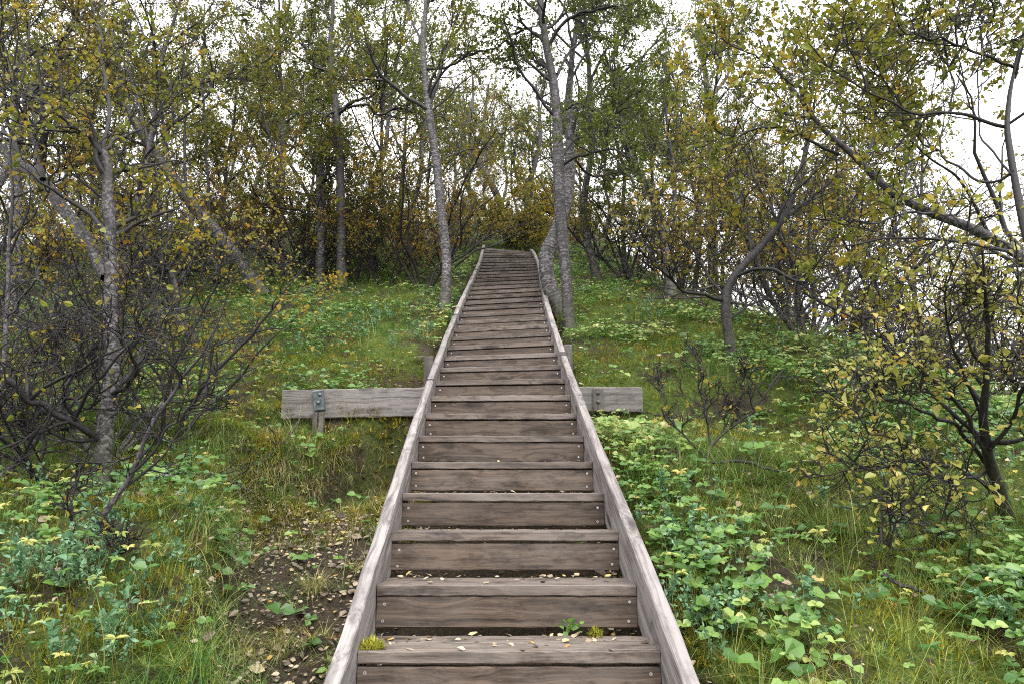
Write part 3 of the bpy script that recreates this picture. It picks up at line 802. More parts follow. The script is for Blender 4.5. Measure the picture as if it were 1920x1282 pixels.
hero('birch_tree', 'low forked birch on the right ridge, its dark limbs spreading level to both sides', 'tree',
     [(1370, 678, 22.9), (1366, 620, 21.2), (1358, 562, 19.6), (1375, 522, 17.0), (1410, 480, 14.4), (1450, 430, 11.9), (1480, 385, 8.5), (1500, 320, 6.0), (1515, 230, 4.2), (1525, 130, 2.5)],
     [([(1358, 564, 9.3), (1320, 553, 7.6), (1280, 545, 6.8), (1248, 513, 5.1), (1215, 492, 3.4)], -.4), ([(1360, 555, 6.0), (1330, 520, 5.1), (1298, 460, 3.4), (1280, 390, 2.5)], .3), ([(1375, 522, 8.5), (1420, 505, 7.6), (1490, 525, 6.8), (1550, 572, 6.0), (1630, 612, 4.2)], -.6),
      ([(1410, 480, 6.8), (1400, 410, 5.1), (1380, 340, 3.4), (1360, 260, 2.5)], .3), ([(1450, 430, 6.8), (1510, 380, 5.1), (1580, 320, 3.4), (1620, 260, 2.5)], .3), ([(1366, 600, 6.0), (1420, 565, 5.1), (1480, 560, 3.4), (1540, 530, 2.5)], .4)],
     dict(B, n1=9, t0=.3, leaf=2.6, bare=.9), M_BARK_DARK, M_LEAF_GOLD, 19)
hero('birch_tree', 'thin upright birch with a bare crooked tip right of the stairs', 'tree',
     [(1335, 545, 22), (1336, 440, 22), (1334, 330, 21), (1329, 220, 18), (1322, 130, 14), (1311, 75, 10), (1316, 20, 6)],
     [([(1328, 190, 8), (1365, 140, 6), (1385, 90, 4), (1400, 10, 3)], .3), ([(1334, 330, 8), (1300, 290, 6), (1270, 230, 4), (1255, 150, 3)], .3), ([(1335, 380, 7), (1375, 330, 6), (1400, 270, 4)], -.3)],
     dict(B, n1=7, t0=.3, leaf=4.0), M_BARK, M_LEAF_OLIVE, 20)
hero('birch_tree', 'birch bending left beyond the right bank, with two close stems of limbs', 'tree',
     [(1258, 555, 24), (1250, 480, 22), (1238, 410, 18), (1222, 365, 16), (1195, 318, 13), (1170, 265, 9), (1160, 190, 6), (1150, 100, 4)],
     [([(1238, 410, 10), (1205, 340, 9), (1180, 300, 7), (1165, 240, 4)], .4), ([(1245, 440, 10), (1264, 380, 10), (1262, 310, 8), (1252, 250, 5), (1245, 150, 3)], .3), ([(1262, 330, 7), (1290, 290, 5), (1310, 230, 3)], .3)],
     dict(B, n1=8, t0=.3, leaf=5.5), M_BARK, M_LEAF_GREEN, 21)
hero('birch_tree', 'pale birch leaning in from the right edge, trunk slanting up to the left', 'tree',
     [(2120, 800, 30.2), (2020, 600, 27.7), (1950, 510, 25.2), (1860, 450, 23.5), (1755, 403, 21.8), (1672, 370, 20.2), (1615, 305, 16.0), (1570, 288, 12.6), (1520, 225, 9.2), (1470, 165, 6.7), (1435, 80, 4.2)],
     [([(1572, 290, 7.6), (1540, 276, 6.7), (1490, 250, 5.9), (1430, 240, 5.0), (1365, 265, 2.5)], -.3), ([(1566, 287, 6.7), (1580, 235, 5.0), (1575, 170, 4.2), (1545, 90, 2.5)], .3), ([(1520, 225, 5.9), (1500, 170, 4.2), (1420, 110, 3.4), (1330, 60, 2.5)], -.2),
      ([(1672, 370, 7.6), (1700, 325, 5.9), (1712, 250, 4.2), (1700, 160, 2.5)], .4), ([(1860, 450, 8.4), (1800, 340, 6.7), (1730, 285, 5.0), (1680, 235, 3.4), (1650, 160, 2.5)], -.4), ([(1620, 308, 6.7), (1640, 230, 5.0), (1620, 150, 4.2), (1600, 60, 2.5)], .3), ([(1755, 403, 6.7), (1700, 400, 5.0), (1610, 420, 4.2), (1520, 410, 2.5)], -.5)],
     dict(B, n1=6, n2=5, n3=5, t0=.3, leaf=4.2, size=.032, tint=(.1, 1)), M_BARK, M_LEAF_OLIVE, 22, Ytop=4.6, ground=False, Y=4.2)
hero('birch_tree', 'dark-stemmed tree at the right edge with a long limb drooping left across the white sky', 'tree',
     [(2030, 900, 23.1), (1965, 600, 20.4), (1925, 450, 18.4), (1905, 350, 17.0), (1895, 280, 15.0), (1892, 215, 10.9), (1908, 130, 8.2), (1930, 30, 5.4), (1940, -80, 3.4)],
     [([(1892, 240, 8.2), (1842, 228, 7.5), (1797, 211, 6.8), (1742, 216, 6.1), (1690, 204, 5.4), (1640, 178, 4.1), (1585, 145, 2.7), (1540, 110, 2.0)], -.2), ([(1782, 213, 4.8), (1786, 150, 4.1), (1768, 92, 3.4), (1795, 40, 3.4), (1840, -10, 2.0)], .2),
      ([(1908, 130, 7.5), (1860, 110, 6.1), (1800, 84, 5.4), (1752, 70, 4.8), (1690, 62, 2.0)], -.2), ([(1900, 320, 6.1), (1850, 343, 5.4), (1775, 300, 4.1), (1705, 245, 3.4), (1670, 170, 2.0)], .3), ([(1860, 112, 4.1), (1845, 40, 3.4), (1800, -30, 2.0)], .2), ([(1900, 330, 4.8), (1840, 250, 3.4), (1835, 130, 2.7), (1860, 30, 2.0)], .3)],
     dict(B, n1=7, n2=5, n3=5, t0=.25, leaf=3.6, size=.026, tint=(.05, .95)), M_BARK_DARK, M_LEAF_OLIVE, 23, Ytop=3.4, ground=False, Y=3.0)
hero('willow_bush', 'foreground bush at the right edge with large pale yellow-green leaves on dark stems', 'bush',
     [(1888, 968, 33.6), (1868, 900, 28.8), (1850, 840, 22.4), (1846, 760, 16.0), (1856, 660, 11.2), (1850, 560, 7.2), (1835, 470, 4.0)],
     [([(1860, 880, 12.0), (1795, 800, 8.8), (1720, 762, 7.2), (1640, 735, 4.8), (1600, 690, 3.2)], -.5), ([(1850, 850, 12.0), (1800, 760, 8.8), (1730, 690, 7.2), (1660, 650, 5.6), (1650, 622, 3.2)], -.4), ([(1876, 930, 9.6), (1800, 880, 7.2), (1705, 868, 5.6), (1640, 880, 4.0), (1590, 862, 2.4)], -.4),
      ([(1880, 945, 9.6), (1830, 1005, 6.4), (1750, 1030, 4.8), (1690, 1032, 3.2), (1620, 1000, 2.4)], -.7), ([(1850, 850, 9.6), (1910, 760, 7.2), (1930, 640, 4.8), (1900, 540, 3.2)], -.6), ([(1848, 800, 8.0), (1790, 660, 5.6), (1770, 560, 4.0), (1800, 470, 2.4)], -.5), ([(1860, 880, 8.0), (1780, 900, 6.4), (1680, 830, 4.0), (1610, 800, 2.4)], -.6)],
     dict(B, Lmin=0, n1=8, n2=5, n3=4, t0=.25, leaf=1.3, size=.025, flat=.75, bare=-.1, L1=(.2, .4, True), L3=(.06, .18, False)), M_BARK_DARK, M_LEAF_PALE, 24, Ytop=2.6)
hero('thin_sapling', 'thin dark sapling stem standing upright at the left edge', 'sapling',
     [(-12, 880, 12), (5, 700, 10), (14, 560, 9), (21, 430, 8), (25, 350, 7), (17, 290, 5), (42, 150, 4), (60, 30, 3)],
     [([(20, 450, 5), (80, 380, 4), (110, 300, 4), (120, 220, 3)], -.2), ([(25, 370, 5), (100, 345, 4), (160, 300, 3)], .2), ([(12, 600, 5), (60, 540, 4), (100, 480, 3)], -.2), ([(20, 300, 4), (-20, 200, 3), (-30, 100, 3)], .1)],
     dict(B, Lmin=0, n1=6, n2=4, n3=4, t0=.2, leaf=.9, size=.026, tint=(.3, 1), L3=(.06, .16, False), bare=.9), M_TWIG, M_LEAF_GOLD, 25)
hero('bare_sapling', 'nearly bare dark stem slanting up to the right from the front of the left bank', 'sapling',
     [(140, 1040, 13), (195, 965, 12), (245, 888, 11), (288, 800, 9), (345, 715, 7), (400, 640, 5), (430, 560, 3)],
     [([(245, 888, 6), (300, 830, 5), (380, 720, 4), (420, 650, 3)], -.1), ([(140, 1020, 5), (135, 940, 4), (140, 880, 3)], .1), ([(195, 965, 5), (220, 1000, 4), (228, 1050, 3)], -.1)],
     dict(B, Lmin=0, n1=7, n2=4, n3=3, t0=.2, leaf=.10, size=.024, tint=(.3, .85), L3=(.04, .12, False)), M_TWIG, M_LEAF_GOLD, 26)
hero('bare_sapling', 'dark twisting bare sapling crossing in front of the nearest left trunk', 'sapling',
     [(-30, 905, 14), (40, 860, 12), (95, 790, 11), (118, 770, 10), (125, 720, 9), (160, 670, 8), (200, 600, 6), (240, 540, 4)],
     [([(118, 775, 7), (160, 730, 6), (185, 690, 4), (190, 640, 3)], .1), ([(125, 720, 6), (105, 660, 5), (110, 590, 3)], -.1), ([(60, 840, 6), (40, 780, 5), (5, 740, 3)], -.1)],
     dict(B, Lmin=0, n1=8, n2=5, n3=4, t0=.15, leaf=.15, size=.024, tint=(.3, .85), L3=(.05, .15, False)), M_TWIG, M_LEAF_GOLD, 27)
hero('bare_sapling', 'small bare dark sapling with hardly a leaf beside the right plank', 'sapling',
     [(1318, 880, 8), (1332, 840, 7), (1370, 800, 6), (1410, 770, 5), (1440, 730, 4), (1470, 690, 3)],
     [([(1332, 840, 5), (1322, 780, 4), (1318, 710, 3), (1310, 660, 3)], .1), ([(1370, 800, 4), (1390, 750, 4), (1395, 690, 3)], -.1), ([(1325, 860, 4), (1270, 800, 4), (1240, 740, 3), (1225, 700, 3)], .1)],
     dict(B, Lmin=0, n1=8, n2=4, n3=3, t0=.2, leaf=.16, size=.026, tint=(.3, .8), L1=(.2, .35, True), L3=(.04, .11, False)), M_BARK_DARK, M_LEAF_GOLD, 28)
hero('birch_tree', 'distant pale birch bending left above the top of the stairs', 'tree',
     [(923, 440, 18), (940, 392, 16), (918, 340, 14), (892, 298, 11), (880, 245, 8), (888, 170, 5), (880, 100, 3)],
     [([(918, 340, 8), (910, 290, 6), (925, 230, 4)], .3), ([(940, 392, 7), (950, 340, 6), (945, 270, 4), (960, 190, 3)], .3)],
     dict(B, n1=8, t0=.4, leaf=4), M_BARK, M_LEAF_OLIVE, 29)
hero('birch_tree', 'distant forked birch with a reddish scar, left of the pale bending one above the stairs', 'tree',
     [(897, 428, 16), (891, 385, 14), (877, 348, 12), (884, 300, 10), (905, 240, 7), (915, 160, 4)],
     [([(877, 350, 8), (868, 310, 6), (872, 250, 4), (860, 180, 3)], .3), ([(884, 300, 6), (870, 260, 4), (865, 200, 3)], .2)],
     dict(B, n1=8, t0=.4, leaf=4), M_BARK, M_LEAF_OLIVE, 30)
hero('birch_tree', 'distant dark birch behind the golden bush at the head of the stairs', 'tree',
     [(1012, 452, 16), (992, 400, 14), (985, 360, 12), (1000, 320, 9), (1012, 250, 7), (1005, 160, 4)],
     [([(990, 400, 8), (1020, 380, 6), (1040, 350, 4)], .3), ([(990, 370, 6), (965, 320, 5), (970, 250, 3)], .3)],
     dict(B, n1=10, t0=.3, leaf=7), M_BARK_DARK, M_LEAF_GREEN, 31)

# ------------------------------------------------------------------ prototypes for the thicket
def proto_tree(seed, H, lean, r0, prm, leafm, bark, nl=4):
    r = np.random.default_rng(seed)
    a = r.uniform(0, 6.28)
    k = 7
    z = np.linspace(0, H, k)
    pts = np.stack([np.cumsum(r.normal(0, .09 * H / k, k)) + lean * np.cos(a) * (z / H) ** 1.3 * H, np.cumsum(r.normal(0, .09 * H / k, k)) + lean * np.sin(a) * (z / H) ** 1.3 * H, z], 1)
    pts[0] = 0
    rr = r0 * (1 - .85 * np.linspace(0, 1, k) ** .9)
    limbs = []
    for i in range(nl):
        t = r.uniform(.28, .75)
        p0 = catmull(pts, 50)[int(t * 49)]
        aa = r.uniform(0, 6.28); L = H * r.uniform(.28, .5) * (1.2 - t * .6)
        kk = 5
        d = np.array([np.cos(aa) * .8, np.sin(aa) * .8, r.uniform(.35, .9)])
        q = [p0]
        for j in range(kk - 1):
            d = nrm(d + r.normal(0, .28, 3) + np.array([0, 0, .12]))
            q.append(q[-1] + d * L / (kk - 1))
        rl = r0 * (1 - .8 * t) * .6
        limbs.append((np.array(q), rl * np.array([1, .8, .6, .45, .3])))
    return [(pts, rr)], limbs

def proto_shrub(seed, H, spread, r0, ns):
    r = np.random.default_rng(seed)
    st = []
    for i in range(ns):
        aa = i / ns * 6.28 + r.uniform(-.4, .4)
        k = 6; L = H * r.uniform(.7, 1.15)
        d = nrm(np.array([np.cos(aa) * spread, np.sin(aa) * spread, 1.0]))
        q = [np.array([np.cos(aa) * .05, np.sin(aa) * .05, 0])]
        for j in range(k - 1):
            d = nrm(d + r.normal(0, .22, 3) + np.array([0, 0, .05]))
            q.append(q[-1] + d * L / (k - 1))
        st.append((np.array(q), r0 * r.uniform(.7, 1.1) * np.array([1, .85, .7, .55, .4, .25])))
    return [st[0]], st[1:]

def dup(root, loc, rz, sc, tilt=0):
    o = root.copy(); COL.objects.link(o)
    o.location = loc; o.rotation_euler = (tilt, 0, rz); o.scale = (sc, sc, sc)
    for ch in root.children:
        c = ch.copy(); COL.objects.link(c); c.parent = o
    return o

PB = dict(n1=9, n2=6, n3=6, leaf=5.0, t0=.3, size=.026)
PROTO = {}
def mkproto(key, name, cat, tl, prm, bark, leafm, seed):
    PROTO[key] = dict(name=name, cat=cat, tl=tl, prm=prm, bark=bark, leafm=leafm, seed=seed, root=None)
mkproto('b1', 'birch_tree', 'tree', proto_tree(101, 5.2, .10, .055, 0, 0, 0, 4), dict(PB), M_BARK, M_LEAF_OLIVE, 201)
mkproto('b2', 'birch_tree', 'tree', proto_tree(102, 6.0, .22, .065, 0, 0, 0, 5), dict(PB, leaf=7), M_BARK, M_LEAF_GREEN, 202)
mkproto('b3', 'birch_tree', 'tree', proto_tree(103, 4.6, .15, .05, 0, 0, 0, 4), dict(PB, leaf=6), M_BARK_DARK, M_LEAF_OLIVE, 203)
mkproto('b4', 'birch_tree', 'tree', proto_tree(104, 5.4, .30, .06, 0, 0, 0, 5), dict(PB, leaf=4.5), M_BARK, M_LEAF_GOLD, 204)
mkproto('b5', 'birch_tree', 'tree', proto_tree(105, 5.8, .08, .05, 0, 0, 0, 4), dict(PB, leaf=5, up1=.6), M_BARK_DARK, M_LEAF_GREEN, 205)
PS = dict(n1=7, n2=5, n3=4, t0=.2, size=.028, L1=(.25, .5, True), up1=.2)
mkproto('s1', 'birch_shrub', 'shrub', proto_shrub(111, 1.9, .55, .020, 8), dict(PS, leaf=3.6, bare=.7), M_BARK_DARK, M_LEAF_RUST, 211)
mkproto('s2', 'birch_shrub', 'shrub', proto_shrub(112, 2.3, .7, .024, 7), dict(PS, leaf=3.2, bare=.85), M_BARK_DARK, M_LEAF_GOLD, 212)
mkproto('s3', 'birch_shrub', 'shrub', proto_shrub(113, 2.0, .9, .022, 9), dict(PS, n1=6, n2=3, n3=3, leaf=1.4, bare=.8), M_TWIG, M_LEAF_GOLD, 213)
mkproto('s4', 'birch_shrub', 'shrub', proto_shrub(114, 1.7, .8, .018, 9), dict(PS, leaf=3.6, bare=.6), M_BARK_DARK, M_LEAF_OLIVE, 214)
mkproto('s5', 'birch_shrub', 'shrub', proto_shrub(115, 2.2, 1.0, .022, 9), dict(PS, n1=6, n2=3, n3=3, leaf=.8), M_TWIG, M_LEAF_OLIVE, 215)

ORD = 'first second third fourth fifth sixth seventh eighth ninth tenth eleventh twelfth thirteenth fourteenth fifteenth sixteenth seventeenth eighteenth nineteenth twentieth'.split()
ORD += ['twenty-' + x for x in ORD[:9]] + ['thirtieth'] + ['thirty-' + x for x in ORD[:9]]
def place(key, x, y, sc=1.0, rz=None):
    p = PROTO[key]
    if p['root'] is None:
        root = build_tree(p['name'], None, p['cat'], p['tl'][0], p['tl'][1], p['prm'], p['bark'], p['leafm'], p['seed'])
        root.rotation_euler = (0, 0, rz or 0); root.scale = (sc,) * 3; root.location = (x, y, gz(x, y) - .05)
        p['root'] = root
        return root
    return dup(p['root'], (x, y, gz(x, y) - .05), rz or 0, sc)

def at(px, Yd):
    """plan position along the pixel column px at distance Yd ahead"""
    r = ray(px, 500); return r[0] * Yd / r[1], Yd

def row(spots, fmt, group):
    """spots: (key, px, Y, scale, turn). Labels count along the row from the left as seen from the foot of the stairs."""
    spots = sorted(spots, key=lambda s: s[1])
    for i, (key, px, Yd, sc, rz) in enumerate(spots):
        x, y = at(px, Yd)
        o = place(key, x, y, sc, rz)
        tag(o, fmt.format(ORD[i]), PROTO[key]['cat'], group)

rr_ = np.random.default_rng(55)
def rz(): return float(rr_.uniform(0, 6.28))
def spots(keys, pxs, y0, y1, s0=.85, s1=1.15, jit=18):
    out = []
    for i, p in enumerate(pxs):
        out.append((keys[i % len(keys)], p + float(rr_.uniform(-jit, jit)), float(rr_.uniform(y0, y1)), float(rr_.uniform(s0, s1)), rz()))
    return out
row(spots(['b1', 'b2', 'b4'], [-300, -130, 60, 250], 6.6, 8.2, .9, 1.15), 'slender leafy birch, {} from the left in the near row on the left slope', 'near birches of the left slope')
row(spots(['b2', 'b5', 'b1', 'b3'], [-60, 130, 250, 400, 540, 700, 770], 9.5, 12), 'slender leafy birch, {} from the left in the middle row behind the leaning birch', 'middle birches of the left slope')
row(spots(['b5', 'b1', 'b2', 'b4', 'b3'], [-220, -120, -20, 60, 140, 220, 300, 370, 430, 500, 560, 620, 680, 740, 790], 12.5, 18, .9, 1.2), 'far birch between nearer trunks, {} from the left along the upper left slope', 'far birches of the left slope')
row(spots(['b1', 'b5', 'b3', 'b2'], [835, 870, 930, 965, 1010, 1060, 1100, 1140], 16, 21, .8, 1.05), 'far birch above the head of the stairs, {} from the left', 'far birches above the stairs')
row(spots(['b2', 'b5', 'b3'], [1130, 1165, 1210, 1260, 1300, 1350], 9.5, 14.5, .9, 1.1), 'leafy birch right of the double birch, {} from the left', 'birches right of the stairs')
row(spots(['b5', 'b3', 'b1', 'b4'], [1390, 1440, 1490, 1540, 1590, 1640, 1700, 1760, 1830, 1920], 8.5, 13, .85, 1.1), 'dark thin birch below the right ridge, {} from the left', 'birches beyond the right ridge')
row(spots(['s1', 's2', 's4', 's1', 's2'], [40, 170, 290, 420, 520, 560, 610, 680, 735, 790], 9.3, 10.2, .75, 1.05), 'rusty gold twiggy shrub, {} from the left in the thicket beside the stairs', 'shrubs of the left thicket')
row(spots(['s2', 's4', 's4', 's1'], [-90, 30, 120, 200, 280, 360, 440, 510, 580, 650, 720, 780, 830], 11, 15, .9, 1.3), 'shaded twiggy shrub higher up, {} from the left behind the left thicket', 'shrubs behind the left thicket')
row(spots(['s5', 's3', 's5', 's3'], [-110, 10, 110, 230], 5.0, 6.8, .7, .95), 'almost leafless grey shrub, {} from the left on the near left bank', 'bare shrubs of the left bank')
row(spots(['s5', 's3', 's5', 's2'], [-120, 20, 240, 340], 3.5, 4.4, .42, .62), 'low tangle of bare twigs, {} from the left fronting the left bank', 'low bare tangles of the left bank')
row(spots(['s3', 's5', 's2', 's5', 's3'], [1450, 1500, 1540, 1580, 1630, 1670, 1720, 1770, 1820, 1870, 1930, 1990], 6.6, 8.8, .85, 1.2), 'dark bare shrub crowding the right ridge, {} from the left', 'bare shrubs of the right ridge')
row(spots(['s1', 's2', 's4'], [1110, 1150, 1190, 1230, 1280, 1330, 1380], 9.6, 13.0, .75, 1.0), 'rust-leaved shrub behind the grassy right bank, {} from the left', 'shrubs behind the right bank')
row(spots(['s4', 's1', 's2'], [1040, 1085, 870, 845, 900], 14.0, 16.5, .7, .95), 'yellowing shrub beside the head of the stairs, {} from the left', 'shrubs at the head of the stairs')

# dense golden bush at the head of the stairs
def golden_bush():
    r = np.random.default_rng(77)
    x, y = at(978, 14.5)
    st = proto_shrub(117, 1.75, .5, .016, 12)
    b0 = np.array([x, y, gz(x, y) - .05])
    f = lambda L: [(p + b0, q) for p, q in L]
    build_tree('golden_bush', 'dense golden-green rounded bush right behind the top step', 'bush', f(st[0]), f(st[1]), dict(n1=8, n2=6, n3=5, leaf=10, t0=.12, size=.03, L1=(.2, .4, True)), M_BARK_DARK, M_JUNI, 78)
golden_bush()

# ------------------------------------------------------------------ ground cover nobody could count
def candidates(seed, n, R0, R1, az0=-46, az1=46):
    r = np.random.default_rng(seed)
    R = np.sqrt(r.uniform(R0 ** 2, R1 ** 2, n)); a = np.radians(r.uniform(az0, az1, n))
    return R * np.sin(a), R * np.cos(a), r

def keep(r, x, y, dens, n, R0, R1, az=92):
    area = math.radians(az) / 2 * (R1 ** 2 - R0 ** 2)
    k = r.uniform(0, 1, len(x)) * (n / area) < dens
    return x[k], y[k]

def zone(x, y):
    u = x - stair_x_at(y)
    R = np.hypot(x, y)
    on = (np.abs(u) < .60) & (y < 13.8)
    bare = bare_f(x, y)
    beam = (y > 4.86) & (y < 5.1) & (x > -1.78) & (x < 1.02)
    return u, R, on, bare, beam

def strips(r, p, phi, el0, L, width, curve, tint, K=4):
    """curved grass blades: p (M,3), azimuth, start elevation, length"""
    M = len(p)
    h = np.stack([np.cos(phi), np.sin(phi), np.zeros(M)], 1)
    s = np.stack([-np.sin(phi), np.cos(phi), np.zeros(M)], 1)
    pts = np.zeros((M, K, 3)); pts[:, 0] = p
    for k in range(1, K):
        e = el0 - curve * (k - .5) / (K - 1)
        pts[:, k] = pts[:, k - 1] + (h * np.cos(e)[:, None] + np.array([0, 0, 1.]) * np.sin(e)[:, None]) * (L / (K - 1))[:, None]
    wk = width[:, None] * (1 - np.linspace(0, 1, K) ** 1.5 * .9)[None]
    V = np.stack([pts - s[:, None] * wk[..., None], pts + s[:, None] * wk[..., None]], 2).reshape(-1, 3)
    b_ = (np.arange(M) * K * 2)[:, None, None] + (np.arange(K - 1) * 2)[None, :, None]
    Q = (b_ + np.array([0, 1, 3, 2])[None, None]).reshape(-1, 4)
    return V, Q, np.repeat(tint, K * 2)

def tufts(r, x, y, per, L, el, curve, width, tint_f, K=4, rad=.03, zoff=0):
    n = len(x)
    z = terrain(x, y) + zoff
    ii = np.repeat(np.arange(n), per); M = len(ii)
    phi = r.uniform(0, 6.283, M)
    ro = rad * np.sqrt(r.uniform(0, 1, M))
    # blades lie over mostly downhill
    down = -math.pi / 2
    phi = np.where(r.uniform(0, 1, M) < .45, down + r.normal(0, .9, M), phi)
    p = np.stack([x[ii] + ro * np.cos(phi), y[ii] + ro * np.sin(phi), z[ii] - .01], 1)
    size = np.exp(r.normal(0, .3, n))[ii]
    Lb = L * size * r.uniform(.55, 1.25, M)
    e = np.radians(r.uniform(el[0], el[1], M))
    c = np.radians(r.uniform(curve[0], curve[1], M))
    t0 = tint_f(x, y, r)[ii]
    t = np.clip(t0 + r.normal(0, .13, M), 0, 1)
    return strips(r, p, phi, e, Lb, width * r.uniform(.7, 1.3, M), c, t, K)

def stuff(name, label, parts_, material, cat):
    o = mobj(name, crown_mesh(name, parts_, material))
    tag(o, label, cat, None, 'stuff')
    return o

# grass
N = 60000; x, y, r = candidates(1, N, 1.6, 15.5)
u, R, on, bare, beam = zone(x, y)
patch = np.clip(vnoise(x * 1.1 + 9, y * 1.1, 41) * 1.7 - .25, .05, 1.2)
d = 330 * np.minimum(1, (3.2 / R) ** 1.75) * patch * (1 - .88 * bare)
d = np.where((u > .5) & (R < 4), d * .85, d)
d = np.where(on | beam, 0, d)
gx_, gy_ = keep(r, x, y, d, N, 1.6, 15.5)
def gt(x, y, r):
    n = vnoise(x * .8, y * .8, 77)
    return np.clip(.08 + .75 * (n - .2) + .02 * (x < 0) + r.normal(0, .10, len(x)), 0, 1)
Rg = np.hypot(gx_, gy_)
A = Rg < 4.5
grass_parts = [tufts(r, gx_[A], gy_[A], 24, .19, (40, 88), (30, 130), .0010, gt, 5), tufts(r, gx_[~A], gy_[~A], 12, .17, (40, 88), (30, 120), .0018, gt, 4, .05)]
# long straw blades arching out over the cover
k = r.uniform(0, 1, len(gx_)) < .13
grass_parts.append(tufts(r, gx_[k], gy_[k], 4, .48, (50, 85), (60, 140), .0013, lambda x, y, r: np.full(len(x), .72), 6, .02))
# overhanging fringe on the edge of the left bank
n = 110; yy = r.uniform(1.8, 4.6, n); xx = -1.0 - .41 * (yy - 2.8) - .20 + r.normal(0, .07, n)
grass_parts.append(tufts(r, xx, yy, 26, .24, (5, 80), (50, 150), .0009, lambda x, y, r: np.clip(.12 + .75 * vnoise(x * 3, y * 3, 3), 0, 1), 6, .04))
# dead grass and straw hanging on the broken bank under the plank
n = 420; xx = r.uniform(-1.8, -.6, n); yy = np.where(r.uniform(0, 1, n) < .6, r.uniform(4.4, 5.0, n), r.uniform(3.9, 4.5, n))
grass_parts.append(tufts(r, xx, yy, 20, .12, (-20, 80), (40, 140), .0010, lambda x, y, r: np.clip(np.where(r.uniform(0, 1, len(x)) < .45, .97, .72) + r.normal(0, .1, len(x)), 0, 1), 4, .04))
# separate straw tussocks on the bare strip
for (px, py, cnt) in ((590, 1100, 7), (530, 1215, 8), (455, 1240, 6), (690, 1060, 4), (650, 960, 4)):
    q = G(px, py)
    xx = q[0] + r.normal(0, .035, cnt); yy = q[1] + r.normal(0, .03, cnt)
    grass_parts.append(tufts(r, xx, yy, 38, .17, (30, 88), (50, 120), .0012, lambda x, y, r: np.full(len(x), .78), 5, .03))
stuff('grass', 'long arching grass, green and straw coloured, over both banks', grass_parts, M_GRASS, 'grass')

# pale feathery star-shaped tufts and moss
N = 160000; x, y, r = candidates(2, N, 1.6, 9.0)
u, R, on, bare, beam = zone(x, y)
pt = vnoise(x * 1.7 + 5, y * 1.7, 91)
mossy = 1.3 * np.exp(-((x + 1.45) / .7) ** 2 - ((y - 4.4) / .5) ** 2) + .8 * np.exp(-((x + 1.2) / .8) ** 2 - ((y - 5.9) / .5) ** 2)
d = 2200 * np.minimum(1, (3 / R) ** 1.3) * (np.clip(pt * 2.6 - .6, .2, 1) + .8 * mossy) * (1 - .8 * bare * (mossy < .3))
d = d + 1500 * np.exp(-((x + 1.15) / .55) ** 2 - ((y - 4.6) / .35) ** 2) * np.clip(2.4 * vnoise(x * 4, y * 4, 14) - .8, 0, 1)
d = np.where(on | beam, 0, d)
mx, my = keep(r, x, y, d, N, 1.6, 9.0)
n = 2600; wx = r.uniform(-1.75, -.52, n); wy = np.where(r.uniform(0, 1, n) < .6, r.uniform(4.5, 5.03, n), r.uniform(4.0, 4.6, n))
kk = vnoise(wx * 5, wy * 5, 15) > .42; wx, wy = wx[kk], wy[kk]
stuff('moss', 'yellow-green moss cushions on the slope and under the left plank', [tufts(r, wx, wy, 9, .05, (-10, 80), (0, 50), .0028, lambda x, y, r: np.clip(vnoise(x * 4, y * 4, 8) + r.normal(0, .15, len(x)), 0, 1), 3, .02),
    tufts(r, mx, my, 7, .042, (5, 80), (0, 40), .0026, lambda x, y, r: np.clip(vnoise(x * 3, y * 3, 8) + r.normal(0, .12, len(x)), 0, 1), 2, .012)], M_MOSS, 'moss')
N = 30000; x, y, r = candidates(3, N, 1.6, 9.0)
u, R, on, bare, beam = zone(x, y)
d = 90 * np.minimum(1, (3.5 / R) ** 1.2) * np.clip(vnoise(x * 1.3, y * 1.3 + 7, 19) * 2.4 - .8, 0, 1) * (1 - .7 * bare)
d = np.where(on | beam, 0, d)
hx, hy = keep(r, x, y, d, N, 1.6, 9.0)
fe = [tufts(r, hx, hy, 22, .085, (5, 60), (-10, 50), .0011, lambda x, y, r: np.clip(.62 + r.normal(0, .18, len(x)), 0, 1), 3, .006, .05)]

